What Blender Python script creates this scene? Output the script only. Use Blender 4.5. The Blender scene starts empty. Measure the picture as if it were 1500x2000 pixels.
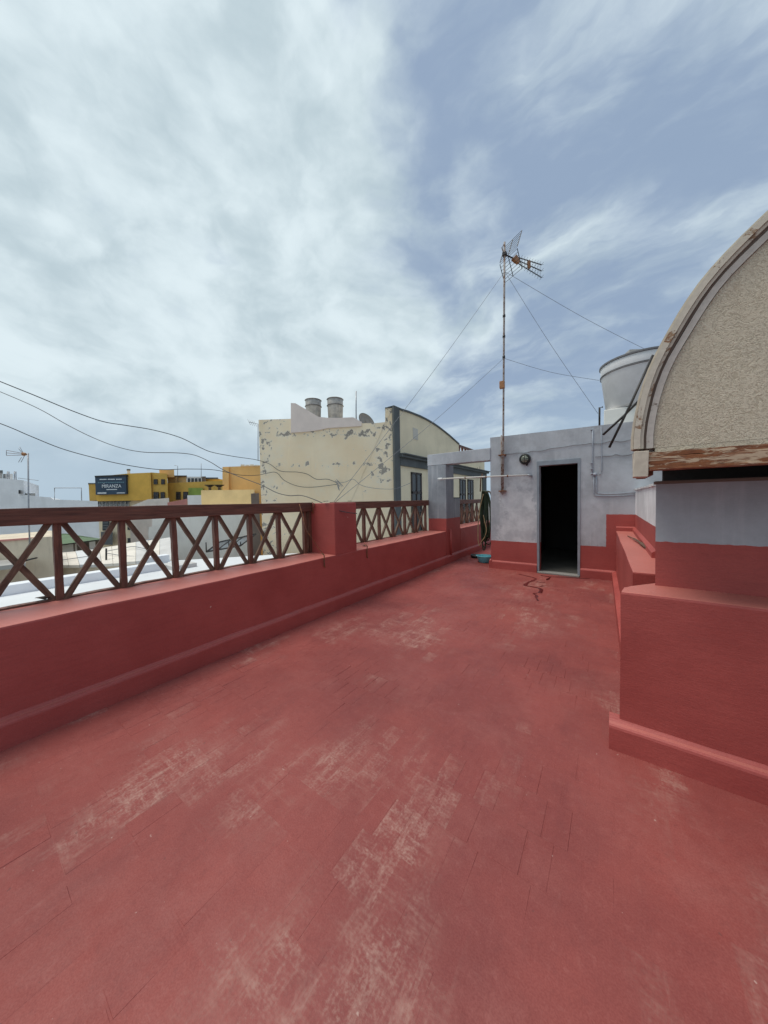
import bpy, bmesh, math, random
from mathutils import Vector, Matrix, noise

# ------------------------------------------------------------------ camera
S = bpy.context.scene
COL = S.collection
H = 1.5                      # eye height above the terrace floor
FPX = 610.0                  # focal length in pixels of a 1500 x 2000 picture
YAW, PITCH, ROLL = math.radians(35.559), math.radians(1.996), math.radians(-1.115)
cy, sy, cp, sp, cr, sr = math.cos(YAW), math.sin(YAW), math.cos(PITCH), math.sin(PITCH), math.cos(ROLL), math.sin(ROLL)
FWD = Vector((-sy*cp, cy*cp, -sp)); _rt = Vector((cy, sy, 0)); _up = _rt.cross(FWD)
RGT = _rt*cr + _up*sr; UPV = -_rt*sr + _up*cr
FH = Vector((-sy, cy, 0)); RH = _rt
EYE = Vector((0, 0, H))
cam = bpy.data.cameras.new('camera'); camo = bpy.data.objects.new('camera', cam); COL.objects.link(camo)
cam.sensor_fit = 'HORIZONTAL'; cam.sensor_width = 36.0; cam.lens = 36.0*FPX/1500.0
cam.clip_start = 0.05; cam.clip_end = 2000
camo.matrix_world = Matrix(((RGT.x, UPV.x, -FWD.x, 0), (RGT.y, UPV.y, -FWD.y, 0), (RGT.z, UPV.z, -FWD.z, H), (0, 0, 0, 1)))
S.camera = camo

# ------------------------------------------------------------------ sky, sun, exposure
SUN_EL, SUN_AZ = math.radians(71), math.radians(-120)      # azimuth measured from +Y towards +X
W = bpy.data.worlds.new('World'); S.world = W; W.use_nodes = True


class NT:
    """small helper to write node trees"""
    def __init__(s, tree): s.t = tree; s.n = tree.nodes; s.l = tree.links
    def new(s, typ, **kw):
        n = s.n.new(typ)
        for k, v in kw.items(): setattr(n, k, v)
        return n
    def put(s, sock, v):
        if isinstance(v, bpy.types.NodeSocket): s.l.new(v, sock)
        elif v is not None:
            if hasattr(sock.default_value, '__len__') and not hasattr(v, '__len__'): v = (v,)*len(sock.default_value)
            if hasattr(sock.default_value, '__len__') and len(sock.default_value) == 4 and len(v) == 3: v = (*v, 1)
            sock.default_value = v
    def math(s, op, a, b=None, c=None, clamp=False):
        n = s.new('ShaderNodeMath', operation=op, use_clamp=clamp)
        for i, v in enumerate((a, b, c)): s.put(n.inputs[i], v)
        return n.outputs[0]
    def vec(s, op, a, b=None, out=0):
        n = s.new('ShaderNodeVectorMath', operation=op); s.put(n.inputs[0], a)
        if b is not None: s.put(n.inputs[3 if op == 'SCALE' else 1], b)
        return n.outputs['Value' if op in ('DOT_PRODUCT', 'LENGTH') else 'Vector']
    def noise(s, vec, scale, detail=4, rough=.55, dist=0.0, lac=2.0):
        n = s.new('ShaderNodeTexNoise'); s.put(n.inputs['Vector'], vec)
        for k, v in (('Scale', scale), ('Detail', detail), ('Roughness', rough), ('Distortion', dist), ('Lacunarity', lac)): s.put(n.inputs[k], v)
        return n.outputs['Fac']
    def ramp(s, v, a, b, x=0.0, y=1.0, smooth=True):
        n = s.new('ShaderNodeMapRange', interpolation_type='SMOOTHSTEP' if smooth else 'LINEAR'); n.clamp = True
        for i, q in enumerate((v, a, b, x, y)): s.put(n.inputs[i], q)
        return n.outputs[0]
    def mix(s, f, a, b, blend='MIX'):
        n = s.new('ShaderNodeMix', data_type='RGBA', blend_type=blend); s.put(n.inputs[0], f); s.put(n.inputs[6], a); s.put(n.inputs[7], b)
        return n.outputs[2]
    def sep(s, v):
        n = s.new('ShaderNodeSeparateXYZ'); s.put(n.inputs[0], v); return n.outputs
    def comb(s, x, y, z):
        n = s.new('ShaderNodeCombineXYZ')
        for i, v in enumerate((x, y, z)): s.put(n.inputs[i], v)
        return n.outputs[0]
    def mapping(s, v, scale=(1, 1, 1), rot=(0, 0, 0), loc=(0, 0, 0)):
        n = s.new('ShaderNodeMapping'); s.put(n.inputs[0], v); s.put(n.inputs['Location'], loc); s.put(n.inputs['Rotation'], rot); s.put(n.inputs['Scale'], scale)
        return n.outputs[0]


def make_sky():
    W.node_tree.nodes.clear(); g = NT(W.node_tree)
    sky = g.new('ShaderNodeTexSky', sky_type='NISHITA'); sky.sun_disc = False
    sky.sun_elevation = SUN_EL; sky.sun_rotation = SUN_AZ
    sky.air_density = 1.0; sky.dust_density = 1.0; sky.ozone_density = 1.4
    d = g.new('ShaderNodeTexCoord').outputs['Generated']
    x, y, z = g.sep(d)
    up = g.math('MAXIMUM', z, 0.0)
    k = g.math('DIVIDE', 1.0, g.math('ADD', up, 0.50))
    p = g.comb(g.math('MULTIPLY', x, k), g.math('MULTIPLY', y, k), g.math('MULTIPLY', up, 1.15))   # a cloud layer seen from below
    left = g.vec('DOT_PRODUCT', d, (-0.81, -0.58, 0.0))
    w1 = g.noise(g.mapping(p, loc=(2, 8, 0)), 3.2, 5, .55); w2 = g.noise(g.mapping(p, loc=(7, 1, 0)), 3.2, 5, .55)
    ds = g.mapping(d, scale=(1, 1, 1.55))
    v1 = g.noise(g.mapping(ds, loc=(2, 8, 0)), 3.0, 5, .5); v2 = g.noise(g.mapping(ds, loc=(7, 1, 5)), 3.0, 5, .5)
    dw = g.vec('ADD', ds, g.comb(g.math('MULTIPLY', v1, .28), g.math('MULTIPLY', v2, .28), g.math('MULTIPLY', v1, -.2)))
    pw = g.vec('ADD', p, g.comb(g.math('MULTIPLY', w1, .22), g.math('MULTIPLY', w2, .22), 0))
    big = g.noise(g.mapping(dw, loc=(SKY_LOC[0], SKY_LOC[1], 0)), 2.6, 12, .50)
    streak = g.noise(g.mapping(pw, scale=(.8, 2.0, 1), rot=(0, 0, math.radians(40)), loc=(3.4, 1.2, 0)), 3.2, 12, .56, .1)
    veil = g.noise(g.mapping(p, loc=(8, 3, 0)), 1.4, 4, .5)
    cov = g.math('ADD', big, g.math('MULTIPLY', left, .42))
    thick = g.ramp(cov, .37, .58)
    thin = g.math('MULTIPLY', g.ramp(streak, .42, .76), g.ramp(veil, .30, .55, .30, 1.0))
    m = g.math('SUBTRACT', 1.0, g.math('MULTIPLY', g.math('SUBTRACT', 1.0, thick), g.math('SUBTRACT', 1.0, thin)))
    m = g.math('ADD', g.math('MULTIPLY', m, .95), .04)
    m = g.math('MULTIPLY', m, g.ramp(g.math('ADD', up, g.math('MULTIPLY', big, .16)), .10, .36, .12, 1.0))
    shade = g.noise(g.mapping(dw, loc=(5.2, 9.1, 0)), 4.2, 10, .50)
    lump = g.noise(g.mapping(dw, loc=(1.2, 4.1, 0)), 10, 9, .53)
    sh = g.math('ADD', g.math('MULTIPLY', shade, .66), g.math('MULTIPLY', lump, .34))
    cloud = g.mix(g.ramp(sh, .38, .66), (7.9, 9.1, 9.6), (5.4, 6.6, 7.2))
    blue = g.mix(.85, sky.outputs[0], (3.3, 4.35, 6.0))
    blue = g.mix(g.ramp(up, .0, .35, .85, .0), blue, (4.6, 5.95, 7.1))
    col = g.mix(m, blue, cloud)
    col = g.mix(g.ramp(z, -.02, 0.0), (2.2, 2.2, 2.2), col)
    bg = g.new('ShaderNodeBackground'); g.put(bg.inputs[0], col); bg.inputs[1].default_value = 0.072
    out = g.new('ShaderNodeOutputWorld'); g.l.new(bg.outputs[0], out.inputs[0])


SKY_LOC = (1.7, 0.6)
make_sky()
sun = bpy.data.lights.new('sun', 'SUN'); suno = bpy.data.objects.new('sun', sun); COL.objects.link(suno)
sun.energy = 1.75; sun.angle = math.radians(30); sun.color = (1.0, .93, .83)
sdir = Vector((math.sin(SUN_AZ)*math.cos(SUN_EL), math.cos(SUN_AZ)*math.cos(SUN_EL), math.sin(SUN_EL)))
suno.rotation_euler = sdir.to_track_quat('Z', 'Y').to_euler(); suno.location = (0, 0, 12)
S.view_settings.view_transform = 'Standard'; S.view_settings.look = 'None'
S.view_settings.exposure = 0.40; S.view_settings.gamma = 1.0; S.view_settings.use_curve_mapping = False

R = random.Random(7)


# ------------------------------------------------------------------ where things stand
def ray(px, py): return FWD + RGT*((px-750)/FPX) - UPV*((py-1000)/FPX)
def onX(px, py, X): d = ray(px, py); return EYE + d*(X/d.x)
def onY(px, py, Y): d = ray(px, py); return EYE + d*(Y/d.y)
def onZ(px, py, Z): d = ray(px, py); return EYE + d*((Z-H)/d.z)
def onD(px, py, D): return EYE + ray(px, py)*D


# ------------------------------------------------------------------ materials
MATS = {}


def material(name, build):
    m = bpy.data.materials.new(name); m.use_nodes = True
    m.node_tree.nodes.clear(); g = NT(m.node_tree)
    b = g.new('ShaderNodeBsdfPrincipled'); o = g.new('ShaderNodeOutputMaterial'); g.l.new(b.outputs[0], o.inputs[0])
    pos = g.new('ShaderNodeNewGeometry').outputs['Position']
    build(g, b, pos); MATS[name] = m
    return m


def bump(g, b, h, strength, dist=.01, chain=None):
    n = g.new('ShaderNodeBump'); g.put(n.inputs['Height'], h); n.inputs['Strength'].default_value = strength; n.inputs['Distance'].default_value = dist
    if chain is not None: g.l.new(chain, n.inputs['Normal'])
    g.l.new(n.outputs[0], b.inputs['Normal']); return n.outputs[0]


def plaster(name, c, var=.12, rough=.85, scale=1.0, dirt=.25, streaks=True, dirtcol=None, bmp=.25):
    c2 = tuple(v*(1-var) for v in c); c3 = tuple(min(1, v*(1+var*.8)) for v in c)
    dc = dirtcol or tuple(v*.55+.02 for v in c)
    def f(g, b, p):
        a = g.noise(p, .9*scale, 5, .6); col = g.mix(g.ramp(a, .3, .7), c2, c3)
        if dirt:
            s = g.noise(g.mapping(p, scale=(2.2, 2.2, .35)), 1.1*scale, 6, .65)
            col = g.mix(g.math('MULTIPLY', g.ramp(s, .52, .8), dirt), col, dc)
        g.put(b.inputs['Base Color'], col); b.inputs['Roughness'].default_value = rough
        h = g.math('ADD', g.noise(p, 9*scale, 4), g.math('MULTIPLY', g.noise(p, 70*scale, 3), .35))
        bump(g, b, h, bmp, .012)
    return material(name, f)


def simple(name, c, rough=.5, metal=0.0, var=.15, scale=14.0, bmp=.1, spec=None):
    def f(g, b, p):
        a = g.noise(p, scale, 5, .6)
        g.put(b.inputs['Base Color'], g.mix(g.ramp(a, .3, .7), tuple(v*(1-var) for v in c), tuple(min(1, v*(1+var)) for v in c)))
        b.inputs['Roughness'].default_value = rough; b.inputs['Metallic'].default_value = metal
        if spec is not None: b.inputs['Specular IOR Level'].default_value = spec
        if bmp: bump(g, b, g.noise(p, scale*3, 4), bmp, .004)
    return material(name, f)


RED_A, RED_B = (.345, .060, .051), (.435, .088, .074)


def red_colour(g, p):
    a = g.noise(p, 1.3, 5, .6)
    col = g.mix(g.ramp(a, .28, .72), RED_A, RED_B)
    fade = g.noise(g.mapping(p, scale=(1, 1, .6), loc=(4, 2, 0)), 2.3, 8, .68)
    col = g.mix(g.ramp(fade, .58, .86, 0, .35), col, (.46, .16, .13))
    mark = g.noise(g.mapping(p, scale=(1, 1, .25), loc=(1, 7, 3)), 5.0, 6, .7)
    col = g.mix(g.ramp(mark, .62, .82, 0, .30), col, (.24, .05, .046))
    br = g.noise(g.mapping(p, scale=(1.2, 1.2, 14), loc=(2, 2, 2)), 3.0, 6, .65)
    col = g.mix(g.ramp(br, .40, .75, 0, .22), col, (.23, .046, .042))
    gn = g.noise(p, 90, 4, .65)
    col = g.mix(g.ramp(gn, .40, .66, 0, .16), col, (.20, .04, .036))
    ch = g.noise(g.mapping(p, loc=(3, 9, 1)), 17, 5, .6); cl = g.noise(p, 1.1, 3, .5)
    col = g.mix(g.math('MULTIPLY', g.ramp(ch, .735, .75), g.ramp(cl, .45, .60)), col, (.55, .36, .30))
    return col


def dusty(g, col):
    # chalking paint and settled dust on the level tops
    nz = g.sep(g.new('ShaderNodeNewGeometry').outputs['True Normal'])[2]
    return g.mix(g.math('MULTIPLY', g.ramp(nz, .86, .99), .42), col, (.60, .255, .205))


def red_bump(g, b, p):
    h1 = g.noise(p, 4.5, 5, .55); h2 = g.noise(g.mapping(p, scale=(1, 1, 3.2)), 36, 4, .6); h3 = g.noise(p, 150, 2)
    h = g.math('ADD', g.math('MULTIPLY', h1, 1.2), g.math('ADD', g.math('MULTIPLY', h2, .32), g.math('MULTIPLY', h3, .12)))
    bump(g, b, h, .33, .012)


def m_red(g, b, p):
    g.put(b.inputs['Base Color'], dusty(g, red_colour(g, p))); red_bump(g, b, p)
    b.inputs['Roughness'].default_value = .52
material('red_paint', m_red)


def m_floor(g, b, p):
    x, y, z = g.sep(p)
    a = g.noise(p, .75, 6, .6, .3)
    col = g.mix(g.ramp(a, .32, .68), (.190, .040, .037), (.290, .066, .056))
    warm = g.noise(g.mapping(p, loc=(9, 3, 0)), .45, 4, .5)
    col = g.mix(g.ramp(warm, .50, .72, 0, .45), col, (.325, .074, .055))
    # chalky worn patches, gritty rather than cloudy
    w1 = g.noise(g.mapping(p, scale=(1.5, .8, 1), rot=(0, 0, .1)), .8, 5, .55); w2 = g.noise(p, 9, 8, .78); w3 = g.noise(p, 85, 5, .75)
    brush = g.noise(g.mapping(p, scale=(9, 1.3, 1), rot=(0, 0, .25)), 2.6, 7, .72)
    brush2 = g.noise(g.mapping(p, scale=(1.2, 8, 1), rot=(0, 0, .2), loc=(4, 4, 0)), 2.4, 7, .72)
    ry = g.math('FLOOR', g.math('DIVIDE', g.math('ADD', y, .404), .208))
    ox = g.math('MULTIPLY', g.math('ABSOLUTE', g.math('MODULO', ry, 2.0)), .052)
    cx = g.math('FLOOR', g.math('DIVIDE', g.math('SUBTRACT', g.math('ADD', x, 3.09), ox), .104))
    wn = g.new('ShaderNodeTexWhiteNoise', noise_dimensions='2D'); g.put(wn.inputs['Vector'], g.comb(cx, ry, 0)); tr = wn.outputs[0]
    col = g.mix(g.ramp(tr, 0, 1, 0, .10), col, (.13, .03, .03))
    grit = g.math('ADD', g.math('MULTIPLY', w2, .5), g.math('MULTIPLY', w3, .5))
    w1 = g.math('ADD', w1, g.ramp(tr, 0, 1, -.05, .05, False))
    wear = g.math('MULTIPLY', g.ramp(w1, .51, .70), g.ramp(g.math('ADD', g.math('MULTIPLY', grit, .6), g.math('MULTIPLY', g.math('MAXIMUM', brush, brush2), .4)), .46, .62))
    col = g.mix(g.math('MULTIPLY', wear, .75), col, (.50, .33, .27))
    scrape = g.math('MULTIPLY', g.ramp(g.math('MAXIMUM', brush, brush2), .60, .74), g.ramp(w3, .35, .6))
    col = g.mix(g.math('MULTIPLY', scrape, .20), col, (.47, .27, .235))
    soft = g.noise(g.mapping(p, loc=(2, 5, 0)), 1.6, 7, .7)
    col = g.mix(g.ramp(soft, .46, .74, 0, .42), col, (.315, .110, .096))
    sm = g.noise(g.mapping(p, scale=(2.0, .8, 1), rot=(0, 0, -.5), loc=(6, 1, 0)), 1.8, 7, .66)
    col = g.mix(g.ramp(sm, .52, .74, 0, .36), col, (.15, .036, .036))
    spot = g.noise(g.mapping(p, loc=(7, 7, 0)), 30, 3, .5)
    col = g.mix(g.ramp(spot, .72, .76, 0, .6), col, (.13, .05, .045))
    col = g.mix(g.ramp(spot, .27, .24, 0, .5), col, (.55, .40, .35))
    gr1 = g.noise(p, 170, 3, .6); gr2 = g.noise(p, 26, 6, .7)
    col = g.mix(g.ramp(gr1, .35, .65, 0, .16), col, (.12, .028, .027)); col = g.mix(g.ramp(gr1, .62, .40, 0, .05), col, (.46, .22, .19))
    col = g.mix(g.ramp(gr2, .52, .70, 0, .28), col, (.155, .036, .034)); col = g.mix(g.ramp(gr2, .46, .32, 0, .12), col, (.40, .165, .145))
    g.put(b.inputs['Base Color'], col)
    g.put(b.inputs['Roughness'], g.ramp(w2, .3, .7, .44, .70))
    h = g.math('ADD', g.noise(p, 5, 5, .6), g.math('ADD', g.math('MULTIPLY', w2, .55), g.math('MULTIPLY', w3, .22)))
    b.inputs['Specular IOR Level'].default_value = .32
    bump(g, b, h, .45, .010)
material('red_floor_paint', m_floor)


def grey_colour(g, p, base=(.415, .44, .472)):
    a = g.noise(p, 1.3, 8, .68)
    col = g.mix(g.ramp(a, .32, .68), tuple(v*.80 for v in base), tuple(v*1.16 for v in base))
    bl = g.noise(g.mapping(p, scale=(1, 1, .7), loc=(8, 2, 5)), 2.4, 8, .70)
    col = g.mix(g.ramp(bl, .52, .70, 0, .55), col, tuple(v*1.32 for v in base))
    st = g.noise(g.mapping(p, scale=(7, 7, .45)), 1.5, 6, .6)
    col = g.mix(g.ramp(st, .50, .76, 0, .55), col, (.54, .555, .575))
    st2 = g.noise(g.mapping(p, scale=(5, 5, .5), loc=(3, 3, 3)), 1.9, 6, .65)
    return g.mix(g.ramp(st2, .58, .84, 0, .5), col, (.20, .215, .24))


def two_tone(name, zred, base=(.415, .44, .472), stepx=None, zstep=None, patch=None):
    def f(g, b, p):
        x, y, z = g.sep(p)
        wob = g.math('ADD', g.math('MULTIPLY', g.math('SUBTRACT', g.noise(p, 22, 4), .5), .014), g.math('MULTIPLY', g.math('SUBTRACT', g.noise(p, 2.5, 3), .5), .014))
        zz = g.math('ADD', z, wob)
        low = g.math('LESS_THAN', zz, zred)
        if stepx is not None:
            low = g.math('MAXIMUM', low, g.math('MULTIPLY', g.math('LESS_THAN', zz, zstep), g.math('GREATER_THAN', g.math('ADD', x, wob), stepx)))
        grey = grey_colour(g, p, base)
        if patch:                                               # filled and unpainted plaster beside the door
            (x0, x1, z0, z1) = patch
            nz = g.math('MULTIPLY', g.math('SUBTRACT', g.noise(p, 2.2, 9, .72), .5), 1.1)
            inx = g.math('MULTIPLY', g.ramp(g.math('ADD', x, nz), x0, x0+.30), g.ramp(g.math('ADD', x, nz), x1-.02, x1+.10, 1, 0))
            inz = g.ramp(g.math('ADD', z, nz), z1-.40, z1, 1, 0)
            pm = g.math('MULTIPLY', inx, inz)
            pc = g.mix(g.ramp(g.noise(p, 3.2, 7, .65), .32, .68), (.47, .48, .50), (.70, .71, .72))
            rim = g.math('MULTIPLY', pm, g.math('SUBTRACT', 1.0, pm))
            grey = g.mix(g.math('MULTIPLY', pm, .80), grey, pc)
            grey = g.mix(g.math('MULTIPLY', rim, g.ramp(g.noise(p, 9, 5, .7), .45, .6, 0, 2.2), clamp=True), grey, (.29, .30, .33))
        flake = g.math('GREATER_THAN', g.noise(g.mapping(p, scale=(1, 1, .6)), 7.0, 7, .7), .715)
        grey = g.mix(g.math('MULTIPLY', flake, .6), grey, (.62, .62, .61))
        g.put(b.inputs['Base Color'], g.mix(low, grey, red_colour(g, p)))
        b.inputs['Roughness'].default_value = .62; red_bump(g, b, p)
    return material(name, f)


def m_wood(g, b, p):
    o = g.new('ShaderNodeTexCoord').outputs['Object']
    rnd = g.new('ShaderNodeObjectInfo').outputs['Random']
    q = g.vec('ADD', g.mapping(o, scale=(1.0, 14, 14)), g.comb(g.math('MULTIPLY', rnd, 37.0), 0, 0))
    gr = g.noise(q, 3.2, 6, .65, .4); fine = g.noise(g.mapping(q, scale=(1, 4, 4)), 6, 4, .6)
    col = g.mix(g.ramp(gr, .32, .68), (.085, .032, .020), (.185, .072, .045))
    col = g.mix(g.ramp(g.noise(q, 1.2, 5, .6), .50, .76, 0, .55), col, (.21, .125, .085))
    col = g.mix(g.ramp(fine, .60, .74, 0, .6), col, (.030, .014, .010))
    g.put(b.inputs['Base Color'], col); b.inputs['Roughness'].default_value = .6
    bump(g, b, g.math('ADD', gr, g.math('MULTIPLY', fine, .6)), .45, .006)
material('dark_timber', m_wood)


def m_wood2(g, b, p):
    o = g.new('ShaderNodeTexCoord').outputs['Object']
    rnd = g.new('ShaderNodeObjectInfo').outputs['Random']
    q = g.vec('ADD', g.mapping(o, scale=(1.6, 16, 16)), g.comb(g.math('MULTIPLY', rnd, 53.0), 0, 0))
    gr = g.noise(q, 2.6, 7, .7, .3)
    col = g.mix(g.ramp(gr, .30, .70), (.070, .036, .023), (.215, .130, .083))
    col = g.mix(g.ramp(g.noise(q, 1.0, 5, .6), .50, .72, 0, .6), col, (.095, .035, .022))
    g.put(b.inputs['Base Color'], col); b.inputs['Roughness'].default_value = .7
    bump(g, b, gr, .45, .006)
material('weathered_timber', m_wood2)


def m_stucco(g, b, p):
    q = g.vec('ADD', p, g.vec('SCALE', g.new('ShaderNodeTexNoise').outputs['Color'], 0.0))
    n1 = g.noise(p, 34, 3, .55, 2.6); n2 = g.noise(p, 62, 3, .6, 1.8); n3 = g.noise(p, 1.6, 6, .6)
    ridge = g.math('ABSOLUTE', g.math('SUBTRACT', n1, .5)); ridge2 = g.math('ABSOLUTE', g.math('SUBTRACT', n2, .5))
    h = g.math('ADD', g.ramp(ridge, 0, .13, 1, 0), g.math('MULTIPLY', g.ramp(ridge2, 0, .14, 1, 0), .55))
    col = g.mix(g.ramp(h, .1, 1.3), (.49, .425, .32), (.71, .635, .50))
    col = g.mix(g.ramp(n3, .42, .70, 0, .6), col, (.46, .43, .36))
    col = g.mix(g.ramp(g.noise(g.mapping(p, loc=(5, 5, 5)), 2.6, 5, .6), .56, .75, 0, .55), col, (.70, .56, .42))
    g.put(b.inputs['Base Color'], col); b.inputs['Roughness'].default_value = .9
    bump(g, b, h, .55, .010)
material('swirled_stucco', m_stucco)


def rusty(name, paint, amount, rust=((.20, .065, .022), (.34, .135, .045), (.055, .022, .015)), sc=6.0, stretch=(1, 1, 1)):
    def f(g, b, p):
        q = g.mapping(p, scale=stretch)
        n = g.noise(q, sc, 8, .7, .6); n2 = g.noise(q, sc*3.3, 5, .65)
        rc = g.mix(g.ramp(n2, .35, .65), rust[0], rust[1]); rc = g.mix(g.ramp(g.noise(q, sc*1.7, 6, .7), .56, .72), rc, rust[2])
        m = g.ramp(n, amount, amount+.05)
        pc = g.mix(g.ramp(n2, .3, .7), tuple(v*.85 for v in paint), paint)
        g.put(b.inputs['Base Color'], g.mix(m, pc, rc)); b.inputs['Roughness'].default_value = .75
        bump(g, b, g.math('ADD', g.math('MULTIPLY', m, -.6), g.math('MULTIPLY', n2, .5)), .5, .004)
    return material(name, f)


rusty('rusty_beam_steel', (.52, .39, .27), .440, rust=((.15, .048, .018), (.27, .10, .036), (.045, .02, .015)), stretch=(.45, 1, 2.4), sc=15)
rusty('flaking_cream_paint', (.60, .54, .44), .66, sc=9)
rusty('rim_paint', (.60, .55, .46), .55, rust=((.24, .12, .06), (.30, .19, .11), (.05, .035, .03)), sc=8)
rusty('rusty_pole', (.33, .29, .27), .50, rust=((.14, .075, .05), (.21, .125, .085), (.06, .04, .035)), sc=11)
rusty('old_paint_grey', (.56, .52, .47), .58, rust=((.20, .15, .12), (.28, .22, .18), (.06, .05, .045)), sc=10)
rusty('rust_brown', (.16, .075, .04), .5, sc=14)
rusty('white_pipe', (.62, .60, .56), .70, sc=16)
two_tone('shed_paint', .600, stepx=-.012, zstep=1.185, patch=(-2.02, -1.16, .60, 1.98))
two_tone('pillar_paint', 1.058, base=(.25, .272, .30))
two_tone('vault_wall_paint', 1.215, base=(.36, .39, .42))
two_tone('side_wall_paint', 1.19, base=(.74, .75, .765))
plaster('cream_box', (.62, .58, .50), .1, dirt=.3)
plaster('concrete', (.27, .26, .24), .25, dirt=.4)
plaster('shaded_concrete', (.10, .095, .085), .3, dirt=.4)  # darker copy of concrete: shade inside the doorway put into the colour
plaster('shaded_plaster', (.045, .042, .04), .2, dirt=.3)  # near-black base colour paints in the shade of the room and vault cavity
plaster('white_wall', (.78, .80, .82), .07, dirt=.22, dirtcol=(.45, .46, .45))
plaster('white_wall_warm', (.80, .785, .74), .08, dirt=.3, dirtcol=(.45, .43, .38))
plaster('white_roof', (.68, .70, .71), .06, dirt=.2, dirtcol=(.5, .5, .48))
plaster('beige_wall', (.68, .58, .44), .12, dirt=.5, dirtcol=(.36, .30, .23))
plaster('cream_wall', (.86, .74, .52), .08, dirt=.25)
plaster('mustard_wall', (.70, .42, .08), .08, dirt=.18)
plaster('mustard_dark', (.60, .37, .08), .1, dirt=.2)
plaster('tan_wall', (.72, .53, .26), .1, dirt=.3)
plaster('orange_wall', (.72, .45, .18), .08, dirt=.25)
plaster('pink_wall', (.52, .22, .19), .12, dirt=.3)
plaster('pale_pink_wall', (.74, .64, .58), .08, dirt=.3)
plaster('brown_wall', (.17, .13, .105), .2, dirt=.3)
plaster('grey_trim', (.115, .125, .125), .15, dirt=.25)
plaster('pale_sheet', (.74, .69, .61), .1, dirt=.3)
plaster('roof_sheet', (.60, .59, .57), .12, dirt=.35)
plaster('old_roofing', (.33, .32, .30), .2, dirt=.5)
plaster('green_roof', (.105, .165, .085), .2, dirt=.3)
plaster('green_wall', (.22, .30, .06), .25, dirt=.4)
plaster('city_ground', (.20, .19, .18), .2, dirt=.3)
simple('black_plastic', (.012, .012, .013), .45)
simple('dark_metal', (.028, .026, .026), .5, .3)
simple('galvanised', (.33, .34, .36), .45, .6)
simple('grey_cable', (.21, .225, .25), .7)
simple('painted_conduit', (.33, .36, .41), .6, 0, .15, 8)
simple('black_cable', (.045, .046, .05), .55)
simple('thin_wire', (.16, .17, .19), .5, .3)
simple('lamp_glass', (.30, .34, .27), .18, 0, .3, 30)
simple('tank_plastic', (.64, .64, .65), .42, 0, .06, 4, .06)
simple('tank_old', (.44, .42, .39), .6, 0, .2, 6)
simple('tank_seam', (.15, .15, .16), .5)
simple('blue_plastic', (.14, .50, .58), .35, 0, .08, 8)
simple('hose_green', (.030, .052, .024), .45, 0, .3, 9)
simple('hose_yellow', (.42, .30, .16), .5, 0, .2, 9)
simple('orange_plastic', (.34, .155, .06), .5, 0, .2, 20)
simple('grey_door_frame', (.25, .29, .33), .5, 0, .12, 5)
simple('window_wood', (.050, .036, .032), .55, 0, .3, 10)
simple('window_glass', (.030, .034, .038), .08, 0, .2, 3, 0)
simple('shutter_grey', (.10, .11, .115), .5)
simple('white_frame', (.62, .63, .63), .5)
simple('sign_blue', (.014, .042, .080), .35, 0, .25, .5, 0)
simple('sign_white', (.72, .76, .78), .5, 0, .02, 5, 0)
simple('sign_teal', (.10, .20, .25), .5, 0, .05, 5, 0)
simple('dish_grey', (.25, .245, .24), .55, 0, .1, 6)
simple('wet_red', (.105, .018, .018), .16, 0, .2, 6, .1)
simple('bark', (.13, .075, .05), .85, 0, .3, 20, .4)
simple('awning_glass', (.05, .055, .065), .2, 0, .2, 5, 0)
simple('dead_leaf', (.03, .018, .012), .8)


def cream_peel(name, origin, direc, length):
    """cream render that has flaked to grey cement along edges and bands"""
    def f(g, b, p):
        u = g.vec('DOT_PRODUCT', g.vec('SUBTRACT', p, origin), direc)
        z = g.sep(p)[2]
        a = g.noise(p, .55, 5, .6)
        col = g.mix(g.ramp(a, .3, .7), (.84, .68, .46), (.90, .77, .56))
        pale = g.noise(g.mapping(p, loc=(3, 3, 8)), .8, 5, .6)
        col = g.mix(g.ramp(pale, .5, .72, 0, .5), col, (.80, .745, .60))
        st = g.noise(g.mapping(p, scale=(3, 3, .3)), 1.0, 5, .6)
        col = g.mix(g.ramp(st, .55, .8, 0, .3), col, (.58, .50, .35))
        edgeL = g.ramp(u, .1, 1.5, 1, 0); edgeR = g.ramp(u, length-1.5, length-.35, 0, 1)
        edgeR = g.math('MULTIPLY', edgeR, g.ramp(z, 2.0, 2.8))
        b1 = g.ramp(g.math('ABSOLUTE', g.math('SUBTRACT', z, 4.85)), .05, .38, 1, 0)
        b2 = g.math('MULTIPLY', g.ramp(g.math('ABSOLUTE', g.math('SUBTRACT', z, 3.33)), .03, .26, 1, 0), .75)
        top = g.ramp(z, 5.0, 5.4)
        mask = g.math('MAXIMUM', g.math('MAXIMUM', g.math('MULTIPLY', edgeL, .85), edgeR), g.math('MAXIMUM', g.math('MAXIMUM', b1, b2), g.math('MULTIPLY', top, .8)))
        n = g.noise(p, 3.8, 6, .64, .3); n2 = g.noise(p, .9, 3, .5)
        v = g.math('ADD', g.math('ADD', n, g.math('MULTIPLY', g.math('SUBTRACT', n2, .5), .30)), g.math('MULTIPLY', mask, .17))
        pm = g.ramp(v, .705, .718)
        halo = g.ramp(v, .63, .70)
        col = g.mix(g.math('MULTIPLY', halo, .45), col, (.79, .75, .66))
        col = g.mix(pm, col, g.mix(g.ramp(n, .5, .8), (.30, .27, .23), (.40, .37, .32)))
        g.put(b.inputs['Base Color'], col); b.inputs['Roughness'].default_value = .9
        bump(g, b, g.math('SUBTRACT', g.math('MULTIPLY', g.noise(p, 30, 4), .3), pm), .5, .02)
    return material(name, f)


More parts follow.
